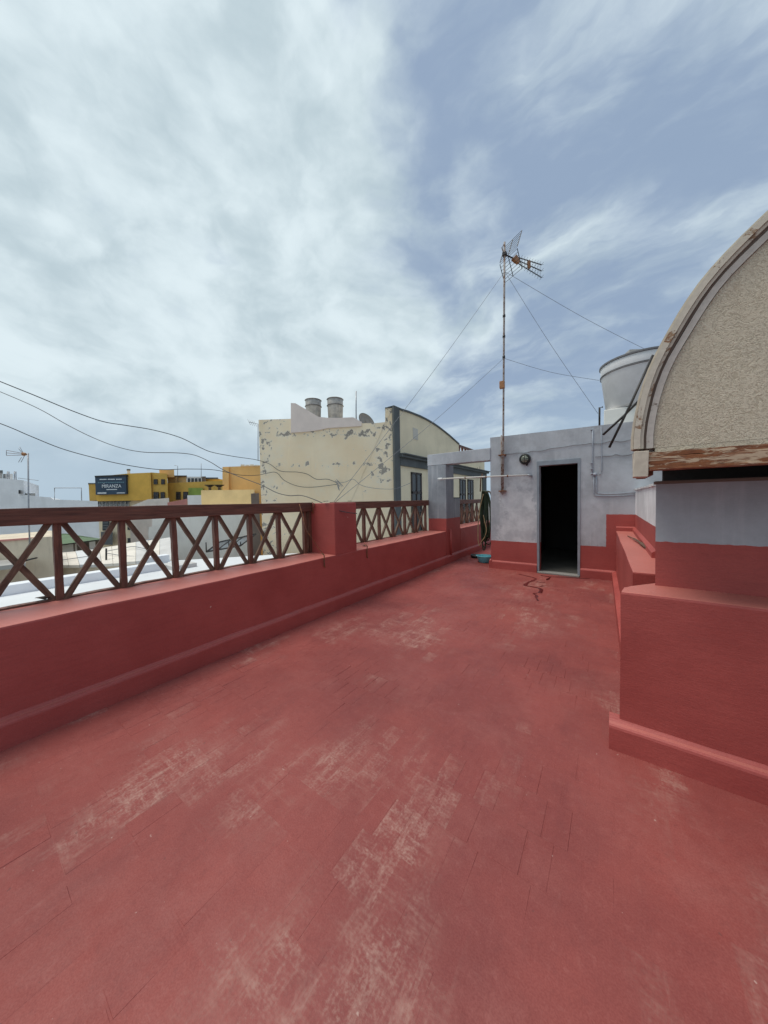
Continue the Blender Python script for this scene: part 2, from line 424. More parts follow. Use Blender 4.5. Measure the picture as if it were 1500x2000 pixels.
# ------------------------------------------------------------------ mesh helpers
def tag(o, label, cat, group=None):
    o['label'] = label; o['category'] = cat
    if group: o['group'] = group
    return o


def thing(name, label, cat, loc=(0, 0, 0), group=None):
    o = bpy.data.objects.new(name, None); COL.objects.link(o); o.location = loc; o.empty_display_size = .1
    return tag(o, label, cat, group)


def adopt(o, parent):
    if parent is not None:
        o.parent = parent
        # parts are built in world coordinates, so only a thing's own base has to be undone
        o.matrix_parent_inverse = Matrix.Translation(-parent.location) if parent.parent is None else Matrix()
    return o


def link(name, me, mat, parent=None):
    o = bpy.data.objects.new(name, me); COL.objects.link(o)
    if mat: me.materials.append(MATS[mat] if isinstance(mat, str) else mat)
    return adopt(o, parent)


def obj(name, bm, mat, parent=None, smooth=False):
    bmesh.ops.recalc_face_normals(bm, faces=bm.faces)
    me = bpy.data.meshes.new(name); bm.to_mesh(me); bm.free()
    if smooth:
        for f in me.polygons: f.use_smooth = True
    return link(name, me, mat, parent)


def box_bm(mn, mx, bevel=0.0, seg=2, bm=None):
    bm = bm or bmesh.new()
    r = bmesh.ops.create_cube(bm, size=1.0); v = r['verts']
    for q in v: q.co = Vector([(mn[i]+mx[i])/2 + q.co[i]*(mx[i]-mn[i]) for i in range(3)])
    if bevel: bmesh.ops.bevel(bm, geom=[e for e in bm.edges if e.verts[0] in v], offset=bevel, segments=seg, affect='EDGES', profile=.6)
    return bm


def box(name, mn, mx, mat, parent=None, bevel=0.0): return obj(name, box_bm(mn, mx, bevel), mat, parent)


def prism_bm(poly, ext, bm=None):
    bm = bm or bmesh.new(); ext = Vector(ext)
    a = [bm.verts.new(Vector(p)) for p in poly]; b = [bm.verts.new(Vector(p)+ext) for p in poly]
    bm.faces.new(a); bm.faces.new(b[::-1]); n = len(poly)
    for i in range(n): bm.faces.new((a[i], b[i], b[(i+1) % n], a[(i+1) % n]))
    return bm


def prism(name, poly, ext, mat, parent=None, bevel=0.0):
    bm = prism_bm(poly, ext)
    if bevel: bmesh.ops.bevel(bm, geom=list(bm.edges), offset=bevel, segments=2, affect='EDGES', profile=.6)
    return obj(name, bm, mat, parent)


def hand_made(bm, amp=.008, freq=1.7, size=.14, fine=.0030):
    """cut long masonry into short pieces and let the faces and arrises wander a little"""
    for ax in range(3):
        lo = min(v.co[ax] for v in bm.verts); hi = max(v.co[ax] for v in bm.verts)
        n = min(int((hi-lo)/size), 70)
        for i in range(1, n):
            co = Vector(); co[ax] = lo + (hi-lo)*i/n; no = Vector(); no[ax] = 1
            bmesh.ops.bisect_plane(bm, geom=list(bm.verts)+list(bm.edges)+list(bm.faces), plane_co=co, plane_no=no, dist=1e-5)
    for v in bm.verts:
        c = v.co
        v.co = c + noise.noise_vector(c*freq)*amp + noise.noise_vector(c*freq*5+Vector((3, 1, 2)))*fine
    return bm


def smooth_pts(pts, n=6):
    P = [Vector(p) for p in pts]; out = []
    for i in range(len(P)-1):
        a, b, c, d = P[max(i-1, 0)], P[i], P[i+1], P[min(i+2, len(P)-1)]
        for k in range(n):
            t = k/n; out.append(.5*((2*b)+(c-a)*t+(2*a-5*b+4*c-d)*t*t+(3*b-a-3*c+d)*t**3))
    out.append(P[-1]); return out


def tube_bm(pts, r, n=8, bm=None, closed=False):
    bm = bm or bmesh.new(); P = [Vector(p) for p in pts]; m = len(P); rings = []
    ref = Vector((.13, .21, 1)).normalized()
    for i, p in enumerate(P):
        t = (P[(i+1) % m]-P[i-1]) if closed else (P[min(i+1, m-1)]-P[max(i-1, 0)])
        t = t.normalized() if t.length > 1e-9 else Vector((0, 0, 1))
        u = t.cross(ref if abs(t.dot(ref)) < .95 else Vector((1, 0, 0))).normalized(); w = t.cross(u)
        rr = r[i] if hasattr(r, '__len__') else r
        rings.append([bm.verts.new(p+(u*math.cos(2*math.pi*k/n)+w*math.sin(2*math.pi*k/n))*rr) for k in range(n)])
    for i in range(m if closed else m-1):
        a, b = rings[i], rings[(i+1) % m]
        for k in range(n): bm.faces.new((a[k], a[(k+1) % n], b[(k+1) % n], b[k]))
    if not closed: bm.faces.new(rings[0][::-1]); bm.faces.new(rings[-1])
    return bm


def tube(name, pts, r, mat, parent=None, n=8, curve=False):
    return obj(name, tube_bm(smooth_pts(pts) if curve else pts, r, n), mat, parent, smooth=True)


def lathe_bm(prof, c, n=36, bm=None, axis=Vector((0, 0, 1)), cap=True):
    """profile [(radius, height)] turned round an axis through c"""
    bm = bm or bmesh.new(); c = Vector(c); axis = axis.normalized()
    u = axis.orthogonal().normalized(); w = axis.cross(u); rings = []
    for r, h in prof: rings.append([bm.verts.new(c+axis*h+(u*math.cos(2*math.pi*k/n)+w*math.sin(2*math.pi*k/n))*r) for k in range(n)])
    for a, b in zip(rings, rings[1:]):
        for k in range(n): bm.faces.new((a[k], a[(k+1) % n], b[(k+1) % n], b[k]))
    if cap: bm.faces.new(rings[0][::-1]); bm.faces.new(rings[-1])
    return bm


def lathe(name, prof, c, mat, parent=None, n=36, axis=Vector((0, 0, 1)), smooth=True):
    o = obj(name, lathe_bm(prof, c, n, axis=axis), mat, parent, smooth=False)
    if smooth:
        for f in o.data.polygons: f.use_smooth = len(f.vertices) == 4
    return o


def structure(o): o['kind'] = 'structure'; return o


# ------------------------------------------------------------------ ground and terrace floor
ZG = -8.0
structure(box('ground', (-400, -400, ZG-.5), (400, 400, ZG), 'city_ground'))
structure(box('terrace_slab', (-3.70, -3.2, ZG), (3.0, 11.6, -.06), 'white_wall'))


def bed_z(x, y):
    v = Vector((x, y, 0))
    return -.0002 + .0024*noise.noise(v*1.3+Vector((5, 2, 0))) + .0012*noise.noise(v*6.0)


def make_floor():
    x0, x1, y0, y1, st = -3.09, 3.0, -3.2, 11.6, .05
    nx, ny = int((x1-x0)/st)+1, int((y1-y0)/st)+1
    vs = [(x0+i*st, y0+j*st, bed_z(x0+i*st, y0+j*st)) for j in range(ny) for i in range(nx)]
    fs = [(j*nx+i, j*nx+i+1, (j+1)*nx+i+1, (j+1)*nx+i) for j in range(ny-1) for i in range(nx-1)]
    me = bpy.data.meshes.new('terrace_floor'); me.from_pydata(vs, [], fs)
    for f in me.polygons: f.use_smooth = True
    fl = structure(link('terrace_floor', me, 'red_floor_paint'))
    TW, TL, gap = .104, .208, .0038
    hx, hy, bv, hh = TW/2-gap/2, TL/2-gap/2, .0022, .0026
    def tv(ox, oy, oz, rz, tx, ty):
        out = []
        for (a, b, c) in [(-hx, -hy, -hh), (hx, -hy, -hh), (hx, hy, -hh), (-hx, hy, -hh), (-hx+bv, -hy+bv, 0), (hx-bv, -hy+bv, 0), (hx-bv, hy-bv, 0), (-hx+bv, hy-bv, 0)]:
            X, Y = a*math.cos(rz)-b*math.sin(rz), a*math.sin(rz)+b*math.cos(rz)
            out.append((ox+X, oy+Y, oz+c+X*tx+Y*ty))
        return out
    tf = [(4, 5, 6, 7), (0, 1, 5, 4), (1, 2, 6, 5), (2, 3, 7, 6), (3, 0, 4, 7)]
    tiles = []
    i = 0
    y = -.30
    while y < 10.2:
        x = -3.09+TW/2+(TW/2 if i % 2 else 0)
        while x < 1.6:
            blocked = (x > -.02 and y > 2.30) or (x > -2.08 and y > 6.95)
            d = Vector((x, y, -H)); dep = d.dot(FWD)
            if not blocked and dep > .25:
                u, v = 750+FPX*d.dot(RGT)/dep, 1000-FPX*d.dot(UPV)/dep
                if -90 < u < 1590 and v < 2120:
                    tiles.append((TW*TL*H*FPX*FPX/dep**3, x, y))
            x += TW
        y += TL; i += 1
    tiles.sort(reverse=True)
    shared = bpy.data.meshes.new('tile'); shared.from_pydata(tv(0, 0, 0, 0, 0, 0), [], tf); shared.materials.append(MATS['red_floor_paint'])
    rest_v, rest_f = [], []
    for k, (a, x, y) in enumerate(tiles):
        z = R.gauss(0, .0007); rz = R.uniform(-.012, .012); tx, ty = R.uniform(-.009, .009), R.uniform(-.005, .005)
        if k < 300:
            o = bpy.data.objects.new('tile', shared); COL.objects.link(o); o.parent = fl
            o.location = (x, y, z); o.rotation_euler = (ty, -tx, rz)
        else:
            n0 = len(rest_v); rest_v += tv(x, y, z, rz, tx, ty); rest_f += [tuple(q+n0 for q in f) for f in tf]
    if rest_v:
        me = bpy.data.meshes.new('far_tiles'); me.from_pydata(rest_v, [], rest_f)
        o = link('far_tiles', me, 'red_floor_paint', fl); o['kind'] = 'stuff'
    return fl


FLOOR = make_floor()

# ------------------------------------------------------------------ parapet on the left
PX, ZT = -3.09, .756
pw = thing('parapet_wall', 'long low red parapet carrying the brown wooden railings, with a square pier', 'wall', (-3.4, 3, 0))
obj('wall', hand_made(box_bm((-3.70, -2.6, -.05), (PX, 6.84, ZT), .014)), 'red_paint', pw)
obj('wall', hand_made(box_bm((-3.70, 7.715, -.05), (PX, 11.0, ZT), .014)), 'red_paint', pw)
obj('pier', hand_made(box_bm((-3.73, 3.145, ZT-.02), (PX-.003, 3.60, 1.492), .012)), 'red_paint', pw)
sk = [(PX-.03, 0, -.02), (-3.040, 0, -.02), (-3.043, 0, .142), (-3.046, 0, .153), (-3.053, 0, .162), (-3.064, 0, .168), (-3.078, 0, .174), (-3.088, 0, .184), (PX-.03, 0, .205)]
obj('skirting', hand_made(prism_bm([(a, -2.6, c) for a, b, c in sk], (0, 13.0, 0)), .003), 'red_paint', pw)

# ------------------------------------------------------------------ wooden railings
RXF = -3.60          # middle plane of the timber lattice
def unit_bar(sy_, sz_, mat):
    bm = box_bm((-.5, -sy_/2, -sz_/2), (.5, sy_/2, sz_/2))
    for k in range(1, 10):
        bmesh.ops.bisect_plane(bm, geom=list(bm.verts)+list(bm.edges)+list(bm.faces), plane_co=(-.5+k*.1, 0, 0), plane_no=(1, 0, 0))
    for v in bm.verts: v.co += Vector((0, R.uniform(-.002, .002), R.uniform(-.002, .002)))
    bmesh.ops.recalc_face_normals(bm, faces=bm.faces)
    me = bpy.data.meshes.new('bar'); bm.to_mesh(me); bm.free(); me.materials.append(MATS[mat]); return me


POSTS = [unit_bar(.052, .046, 'dark_timber') for _ in range(3)]; BRACES = [unit_bar(.032, .040, 'weathered_timber') for _ in range(6)]


def bar(name, me, a, b, parent, face=Vector((1, 0, 0))):
    a, b = Vector(a), Vector(b); x = (b-a); L = x.length; x.normalize(); y = (face - x*face.dot(x)).normalized(); z = x.cross(y)
    o = bpy.data.objects.new(name, me); COL.objects.link(o)
    m = Matrix((x, y, z)).transposed().to_4x4(); o.matrix_world = Matrix.Translation((a+b)/2) @ m @ Matrix.Diagonal((L, 1, 1, 1))
    o.parent = parent; o.matrix_parent_inverse = Matrix.Translation(-parent.location)
    return o


def railing(label, ys, y0, y1, zt=1.500, zb=1.372):
    t = thing('wooden_railing', label, 'railing', (RXF, (y0+y1)/2, ZT), 'wooden railings on the parapet')
    bm = box_bm((RXF-.055, y0, zb), (RXF+.055, y1, zt), .006)
    bm = hand_made(bm, .005, 1.9, .16, .0035)
    # grain of the rail runs along its length: build it along local X
    M = Matrix(((0, 1, 0), (-1, 0, 0), (0, 0, 1))).to_4x4()
    C = Matrix.Translation(-Vector((RXF, (y0+y1)/2, (zt+zb)/2)))
    bmesh.ops.transform(bm, matrix=M @ C, verts=bm.verts)
    bmesh.ops.recalc_face_normals(bm, faces=bm.faces)
    me = bpy.data.meshes.new('top_rail'); bm.to_mesh(me); bm.free()
    o = link('top_rail', me, 'dark_timber'); o.matrix_world = Matrix.Translation((RXF, (y0+y1)/2, (zt+zb)/2)) @ M.inverted()
    o.parent = t; o.matrix_parent_inverse = Matrix.Translation(-t.location)
    for y in ys: bar('post', R.choice(POSTS), (RXF+R.uniform(-.003, .003), y+R.uniform(-.006, .006), ZT-.01), (RXF, y+R.uniform(-.004, .004), zb+.02), t)
    for a, b in zip(ys, ys[1:]):
        d = .028
        bar('brace', R.choice(BRACES), (RXF+.012, a+d, ZT-.005), (RXF+.012, b-d, zb+.03), t)
        bar('brace', R.choice(BRACES), (RXF-.022, b-d, ZT-.005), (RXF-.022, a+d, zb+.03), t)
    bm = hand_made(box_bm((RXF-.055, y0, ZT-.01), (RXF+.008, y1, ZT+.012)), .006, 4, .12, .005)
    obj('bottom_strip', bm, 'dark_timber', t)
    return t


railing('long brown railing with crossed braces nearest the camera, left of the red pier', [-1.16+.416*k for k in range(10)]+[3.025, 3.118], -2.4, 3.142)
railing('brown cross-braced railing between the red pier and the grey pillar', [3.63, 3.93, 4.40, 4.865, 5.335, 5.80, 6.28, 6.76], 3.603, 6.855)
railing('short brown railing behind the grey pillar, partly behind the hose', [7.75+.45*k for k in range(8)], 7.72, 10.95)

# ------------------------------------------------------------------ grey pillar and its beam
YS = 6.88
pl = thing('grey_pillar', 'blue-grey plastered pillar with red foot, standing on the parapet by the shed', 'pillar', (-3.33, 7.1, 0))
obj('shaft', hand_made(box_bm((-3.57, 6.862, -.04), (-3.092, 7.32, 2.335), .012)), 'pillar_paint', pl)
obj('stub', hand_made(box_bm((-3.57, 7.318, -.04), (-3.094, 7.716, 1.535), .012)), 'pillar_paint', pl)
obj('rim', hand_made(box_bm((-3.59, 7.34, 1.535), (-3.10, 7.70, 1.560), .004), .003), 'dark_metal', pl)
tube('drain_pipe', [(-3.075, 7.06, .14), (-3.075, 7.06, .78)], .028, 'red_paint', pl)

# ------------------------------------------------------------------ shed with the doorway
shed = thing('rooftop_shed', 'blue-grey shed with red base and an open dark doorway at terrace end', 'shed', (-.5, 8.5, 0))
XL, XRr = -2.062, 2.7
dl, dr, dt = onY(1053, 909.5, YS).x, onY(1128.5, 904.3, YS).x, onY(1090, 907, YS).z
front = [(XL, -.03), (dl, -.03), (dl, dt), (dr, dt), (dr, -.03), (XRr, -.03), (XRr, 2.79), (.5, 2.775), (-.9, 2.80), (XL, 2.825)]
bm = prism_bm([(a, YS, b) for a, b in front], (0, .2, 0))
obj('front_wall', hand_made(bm, .003, 1.6, .3, .0012), 'shed_paint', shed)
obj('side_wall', hand_made(box_bm((XL, YS+.2, -.03), (XL+.18, 10.4, 2.80), .0), .003, 1.6, .4), 'shed_paint', shed)
box('side_wall', (XRr-.2, YS+.2, -.03), (XRr, 10.4, 2.79), 'shed_paint', shed)
box('back_wall', (XL, 10.4, -.03), (XRr, 10.6, 2.79), 'shed_paint', shed)
box('roof', (XL+.18, YS+.2, 2.45), (XRr-.2, 10.4, 2.62), 'concrete', shed)
box('inner_wall', (-1.60, YS+.21, 0), (-1.50, 10.39, 2.44), 'shaded_plaster', shed)
box('inner_wall', (.05, YS+.21, 0), (.15, 10.39, 2.44), 'shaded_plaster', shed)
box('inner_wall', (-1.49, 10.25, 0), (.04, 10.38, 2.44), 'shaded_plaster', shed)
box('inner_ceiling', (-1.49, YS+.21, 2.38), (.04, 10.24, 2.44), 'shaded_plaster', shed)
box('inner_floor', (-1.49, YS-.02, .004), (.04, 10.24, .022), 'shaded_concrete', shed)
fr = .040
bm = prism_bm([(dl-fr, YS-.016, 0), (dl, YS-.016, 0), (dl, YS-.016, dt), (dr, YS-.016, dt), (dr, YS-.016, 0), (dr+fr, YS-.016, 0), (dr+fr, YS-.016, dt+.085), (dl-fr, YS-.016, dt+.085)], (0, .10, 0))
obj('door_frame', hand_made(bm, .002, 2, .25), 'grey_door_frame', shed)
box('threshold', (dl-.03, YS-.07, .0), (dr+.03, YS+.12, .030), 'concrete', shed, .006)
for a, b in ((XL-.03, dl-fr-.003), (dr+fr+.003, .12)):
    pr = [(0, YS+.02, -.02), (0, YS-.042, -.02), (0, YS-.038, .140), (0, YS-.033, .152), (0, YS-.020, .160), (0, YS-.004, .170), (0, YS+.02, .190)]
    obj('skirting', hand_made(prism_bm([(a, q[1], q[2]) for q in pr], (b-a, 0, 0)), .003, 1.7, .15, .002), 'red_paint', shed)
pr = [(XL+.02, YS-.04, -.02), (XL-.035, YS-.04, -.02), (XL-.035, YS-.04, .15), (XL+.02, YS-.04, .178)]
prism('skirting', pr, (0, 3.4, 0), 'red_paint', shed)
bm = hand_made(box_bm((-3.575, YS-.02, 2.338), (XL+.004, YS+.24, 2.605), .010), .004, 1.5, .15, .002)
obj('lintel_beam', bm, 'shed_paint', shed)

# wall fittings of the shed
lp = onY(1026, 897, YS); ax = Vector((0, -1, 0)); lc = Vector((lp.x, YS, lp.z))
lamp = thing('bulkhead_lamp', 'round black bulkhead lamp with caged glass beside the doorway', 'lamp', tuple(lc))
lathe('housing', [(.085, 0), (.108, .012), (.108, .052), (.094, .064), (.074, .064), (.074, .03)], lc, 'black_plastic', lamp, 28, ax)
lathe('glass', [(.072, .03), (.070, .066), (.056, .090), (.028, .104), (.004, .108)], lc, 'lamp_glass', lamp, 24, ax)
for k in (-1, 0, 1):
    z = k*.036
    pts = [lc+Vector((.084*math.sin(a)*(1-.12*abs(k)), -.060-.058*math.cos(a), z)) for a in [math.radians(q) for q in range(-90, 91, 15)]]
    tube('cage_bar', pts, .0052, 'black_plastic', lamp, 6)
pts = [lc+Vector((0, -.060-.060*math.cos(a), .086*math.sin(a))) for a in [math.radians(q) for q in range(-90, 91, 15)]]
tube('cage_bar', pts, .0052, 'black_plastic', lamp, 6)
lathe('cable_gland', [(.026, -.03), (.024, .02), (.014, .05)], lc+Vector((.03, -.03, -.085)), 'black_plastic', lamp, 12, Vector((.15, 0, -1)))

t = thing('clothes_pipe', 'pale horizontal pipe fixed across the pillar and shed front', 'pipe', (-2.3, YS-.1, 2.0))
a, b = onY(857, 935.5, YS-.10), onY(1030, 928, YS-.10)
tube('tube', [a, a.lerp(b, .5)+Vector((0, 0, .004)), b], .017, 'white_pipe', t)
lathe('end_cap', [(.026, 0), (.026, .10), (.017, .13)], a-Vector((.02, 0, 0)), 'white_frame', t, 14, (b-a))
for f in (.33, .57, .80): lathe('clamp', [(.025, 0), (.025, .02)], a.lerp(b, f), 'rust_brown', t, 12, (b-a))
tube('wall_bracket', [b, b+Vector((.05, .02, -.01)), b+Vector((.06, .10, -.015))], .020, 'galvanised', t)

def on_wall(pts, off): return [onY(x, y, YS-off) for x, y in pts]
tag(tube('wall_cable', on_wall([(986, 887), (1000, 886), (1012, 884), (1024, 884.5), (1040, 881), (1058, 880.5), (1075, 876), (1098, 873.5), (1120, 869.5), (1140, 868), (1152, 866), (1172, 866.5), (1186, 863), (1196, 861), (1215, 862.5), (1234, 858)], .012), .0055, 'grey_cable', curve=True), 'thin grey cable sagging across the shed wall above the doorway', 'cable')
tag(tube('wall_cable', on_wall([(1163, 892), (1180, 891), (1196, 890), (1203, 887.5), (1214, 890), (1224, 889), (1236, 886.5)], .012), .006, 'grey_cable', curve=True), 'short grey wavy cable right of the vertical conduits on the shed', 'cable')
t = thing('conduit', 'grey conduit dropping down the shed wall, left one of two', 'conduit', tuple(onY(1157, 926, YS)), 'conduits on the shed front')
tube('tube', on_wall([(1157.5, 838), (1157.5, 870), (1157, 900), (1157, 925)], .016), .010, 'painted_conduit', t)
for y in (840, 905, 916, 926): lathe('clip', [(.020, 0), (.020, .014)], onY(1156, y, YS-.012), 'painted_conduit', t, 10)
t = thing('conduit', 'thin conduit on the shed wall, right one of two, hooked at its foot', 'conduit', tuple(onY(1175, 926, YS)), 'conduits on the shed front')
tube('tube', on_wall([(1174, 833), (1174.5, 870), (1175, 905), (1175, 920), (1174, 926), (1170, 927)], .012), .007, 'painted_conduit', t)
t = thing('corner_conduit', 'pair of grey conduits bending right towards the white side wall', 'conduit', tuple(onY(1162, 960, YS)))
tube('tube', on_wall([(1160, 928), (1160, 950), (1160, 964), (1163, 968), (1175, 969), (1210, 968.5), (1242, 966)], .014), .008, 'painted_conduit', t)
tube('tube', on_wall([(1164.5, 928), (1164.5, 950), (1165, 960), (1168, 963.5), (1180, 964.5), (1210, 964), (1242, 961.5)], .014), .008, 'painted_conduit', t)
lathe('junction', [(.028, 0), (.028, .05)], onY(1162, 929, YS-.02), 'painted_conduit', t, 10)

# ------------------------------------------------------------------ antenna mast
YM = 6.80
mx = onY(982, 930, YM).x
z0, z1 = onY(982, 966, YM).z, onY(985, 473, YM).z
mt = onY(985.5, 473, YM)
mast = thing('antenna_mast', 'tall rusty mast with television antenna clamped to the shed front', 'antenna', (mx, YM, z0))
def mast_at(f): return Vector((mx, YM, z0)).lerp(Vector((mt.x, YM, mt.z)), f)
tube('pole', [mast_at(f) for f in (0, .25, .5, .75, 1)], .019, 'rusty_pole', mast, 10)
tube('pole_sleeve', [Vector((mx-.028, YM+.01, z0+.02)), Vector((mx-.026, YM+.01, onY(980, 850, YM).z))], .014, 'rusty_pole', mast, 8)
for py in (888.5, 959):
    z = onY(982, py, YM).z
    box('wall_clamp', (mx-.085, YM-.022, z-.012), (mx+.055, YM+.085, z+.012), 'rust_brown', mast, .003)
for py in (700, 620, 660): 
    c = onY(982.7, py, YM); lathe('collar', [(.027, 0), (.027, .045)], (mast_at((c.z-z0)/(mt.z-z0)).x, YM, c.z), 'dark_metal', mast, 12)
c = onY(981.5, 752, YM); box('junction_box', (c.x-.05, YM-.06, c.z-.075), (c.x+.045, YM+.02, c.z+.07), 'orange_plastic', mast, .008)
# antenna: V-shaped mesh reflector, dipole box, three director booms
ang = math.radians(24); AB = RH*math.cos(ang)+FH*math.sin(ang); AT = RH*math.sin(ang)-FH*math.cos(ang); UZ = Vector((0, 0, 1))
ac = Vector((mt.x, YM, onY(985, 497, YM).z))
tube('boom', [ac-AB*.04, ac+AB*.42-UZ*.02], .013, 'dark_metal', mast, 8)
box('mast_clamp', tuple(ac+Vector((-.04, -.04, -.03))), tuple(ac+Vector((.04, .04, .03))), 'dark_metal', mast, .004)
tube('strut', [mast_at(.943)+AB*.01, mast_at(.975)-AB*.07, mast_at(.99)-AB*.02], .012, 'rusty_pole', mast, 6)
for sg in (1, -1):
    hinge = ac+AB*.10+UZ*(.02*sg); vdir = (AB*.34+UZ*sg*.94).normalized()
    if sg < 0: vdir = (AB*.34-UZ*.94).normalized()
    bm = bmesh.new(); L = .37
    for q in range(7): tube_bm([hinge+vdir*(L*q/6)-AT*.23, hinge+vdir*(L*q/6)+AT*.23], .0042, 5, bm)
    for q in (-.23, 0, .23): tube_bm([hinge+AT*q, hinge+vdir*L+AT*q], .0075, 5, bm)
    obj('reflector', bm, 'dark_metal', mast)
dc = ac+AB*.30-UZ*.015
bm = prism_bm([dc-AB*.10-UZ*.02-AT*.03, dc+AB*.00+UZ*.085-AT*.03, dc+AB*.09-UZ*.01-AT*.03, dc+AB*.07-UZ*.070-AT*.03, dc-AB*.02-UZ*.055-AT*.03], AT*.06)
obj('dipole_box', bm, 'orange_plastic', mast)
for k, dz0, dz1 in ((0, .06, .085), (1, 0, -.02), (2, -.06, -.13)):
    a = dc+AB*.06+UZ*dz0; b = dc+AB*.76+UZ*dz1*1.25
    d_ = tube('director_boom', [a, b], .0085, 'dark_metal', mast, 6)
    bm = bmesh.new()
    for q in range(9):
        c = a.lerp(b, .12+q*.11); s = .05
        tube_bm([c-AT*s-UZ*s*.5, c+AT*s+UZ*s*.5], .003, 4, bm); tube_bm([c-AT*s+UZ*s*.5, c+AT*s-UZ*s*.5], .003, 4, bm)
    obj('directors', bm, 'dark_metal', d_)
obj('director_plate', prism_bm([dc+AB*0.365+UZ*.085-AT*.01, dc+AB*0.405+UZ*.085-AT*.01, dc+AB*0.415-UZ*.07-AT*.01, dc+AB*0.380-UZ*.0855-AT*.01, dc+AB*0.345-UZ*.06-AT*.01, dc+AB*0.340+UZ*.06-AT*.01], AT*.03), 'orange_plastic', mast)
gy = ac-UZ*.34; gm = mast_at((onY(983, 700, YM).z-z0)/(mt.z-z0))
pier_hook = Vector((-3.16, 3.20, 1.50))
for a, b in ((gy, pier_hook), (gm, pier_hook+Vector((0, .03, 0))), (gy, onY(1168, 808, 7.3)), (gy, onY(1300, 702, 8.6)), (gm, onY(1170, 743, 7.6))):
    m = a.lerp(b, .5)-UZ*.06
    tube('guy_wire', [a, m, b], .0034, 'thin_wire', mast, 5, curve=True)

# ------------------------------------------------------------------ water tank on the shed
tc = Vector((.52, 8.25, 0))
tank = thing('water_tank', 'large white plastic water tank on the shed roof, behind the vault', 'water tank', (tc.x, tc.y, 2.62))
zb_, zt_ = 3.26, 4.22
lathe('body', [(.50, zb_), (.555, zb_+.05), (.64, 4.0), (.645, 4.02), (.655, 4.20), (.60, zt_)], tc, 'tank_plastic', tank, 48)
for z, r in ((3.985, .647), (4.005, .649)): obj('band', lathe_bm([(r, z-.006), (r+.012, z), (r, z+.006)], tc, 48, cap=False), 'tank_seam', tank)
obj('rim', lathe_bm([(.655, 4.175), (.672, 4.185), (.672, 4.215), (.650, 4.225)], tc, 48, cap=False), 'tank_seam', tank)
lathe('lid', [(.655, 4.212), (.56, 4.225), (.30, 4.25), (.28, 4.27), (.01, 4.275)], tc, 'tank_plastic', tank, 40)
bm = box_bm((-.27, -.2, 0), (.27, .2, .05)); bmesh.ops.transform(bm, matrix=Matrix.Translation(tc+Vector((.0, -.20, 4.26))) @ Matrix.Rotation(.10, 4, 'Y') @ Matrix.Rotation(.35, 4, 'Z'), verts=bm.verts)
obj('lid_board', bm, 'old_roofing', tank)
obj('tank_plinth', hand_made(box_bm((-.06, 7.80, 2.60), (1.2, 8.9, 3.255), .02)), 'white_wall_warm', tank)
tube('outlet', [tc+Vector((-.60, -.1, 3.40)), tc+Vector((-.66, -.1, 3.40)), tc+Vector((-.66, -.1, 3.0))], .018, 'dark_metal', tank)

# ------------------------------------------------------------------ vaulted structure on the right
v0 = 2.10
vt = thing('vaulted_canopy', 'round-topped stucco gable with rusty steel beam over a grey and red wall', 'canopy', (1.3, 2.6, 0))
CX, CZ, RV = 1.385, 1.745, 1.272
def arc(r, y, a0=180, a1=0, n=60, wob=0.0):
    out = []
    for k in range(n+1):
        a = math.radians(a0+(a1-a0)*k/n); rr = r + wob*noise.noise(Vector((a*5, r*3, y)))
        out.append(Vector((CX+rr*math.cos(a), y, CZ+rr*math.sin(a))))
    return out
def ring(name, r0, r1, ya, yb, mat, wob=.0, zlow=None):
    bm = bmesh.new(); A, B = arc(r0, ya, wob=wob), arc(r1, ya, wob=wob); C, D = arc(r0, yb, wob=wob), arc(r1, yb, wob=wob)
    q = [[bm.verts.new(p) for p in L] for L in (A, B, D, C)]
    for i in range(len(A)-1):
        for s in range(4): bm.faces.new((q[s][i], q[s][i+1], q[(s+1) % 4][i+1], q[(s+1) % 4][i]))
    for i in (0, -1): bm.faces.new([q[s][i] for s in range(4)])
    return obj(name, bm, mat, vt)
ring('rim', RV, RV-.026, v0-.012, v0+.10, 'rim_paint', .006)
ring('gutter_lip', RV+.010, RV+.001, v0+.004, v0+.05, 'flaking_cream_paint', .006)
ring('inner_rim', RV-.027, RV-.040, v0+.000, v0+.09, 'rim_paint', .006)
ring('shadow_gap', RV-.041, RV-.052, v0+.016, v0+.08, 'brown_wall', .005)
ring('trim', RV-.053, RV-.080, v0+.010, v0+.09, 'old_paint_grey', .010)
pts = arc(RV-.082, v0+.020, wob=.010)
bm = bmesh.new(); f = bm.faces.new([bm.verts.new(p) for p in pts]); r = bmesh.ops.extrude_face_region(bm, geom=[f])
bmesh.ops.translate(bm, vec=(0, .07, 0), verts=[v for v in r['geom'] if isinstance(v, bmesh.types.BMVert)])
obj('gable_panel', bm, 'swirled_stucco', vt)
box('gable_foot', (CX-RV+.086, v0+.0205, 1.69), (CX+RV-.086, v0+.088, CZ-.001), 'swirled_stucco', vt)
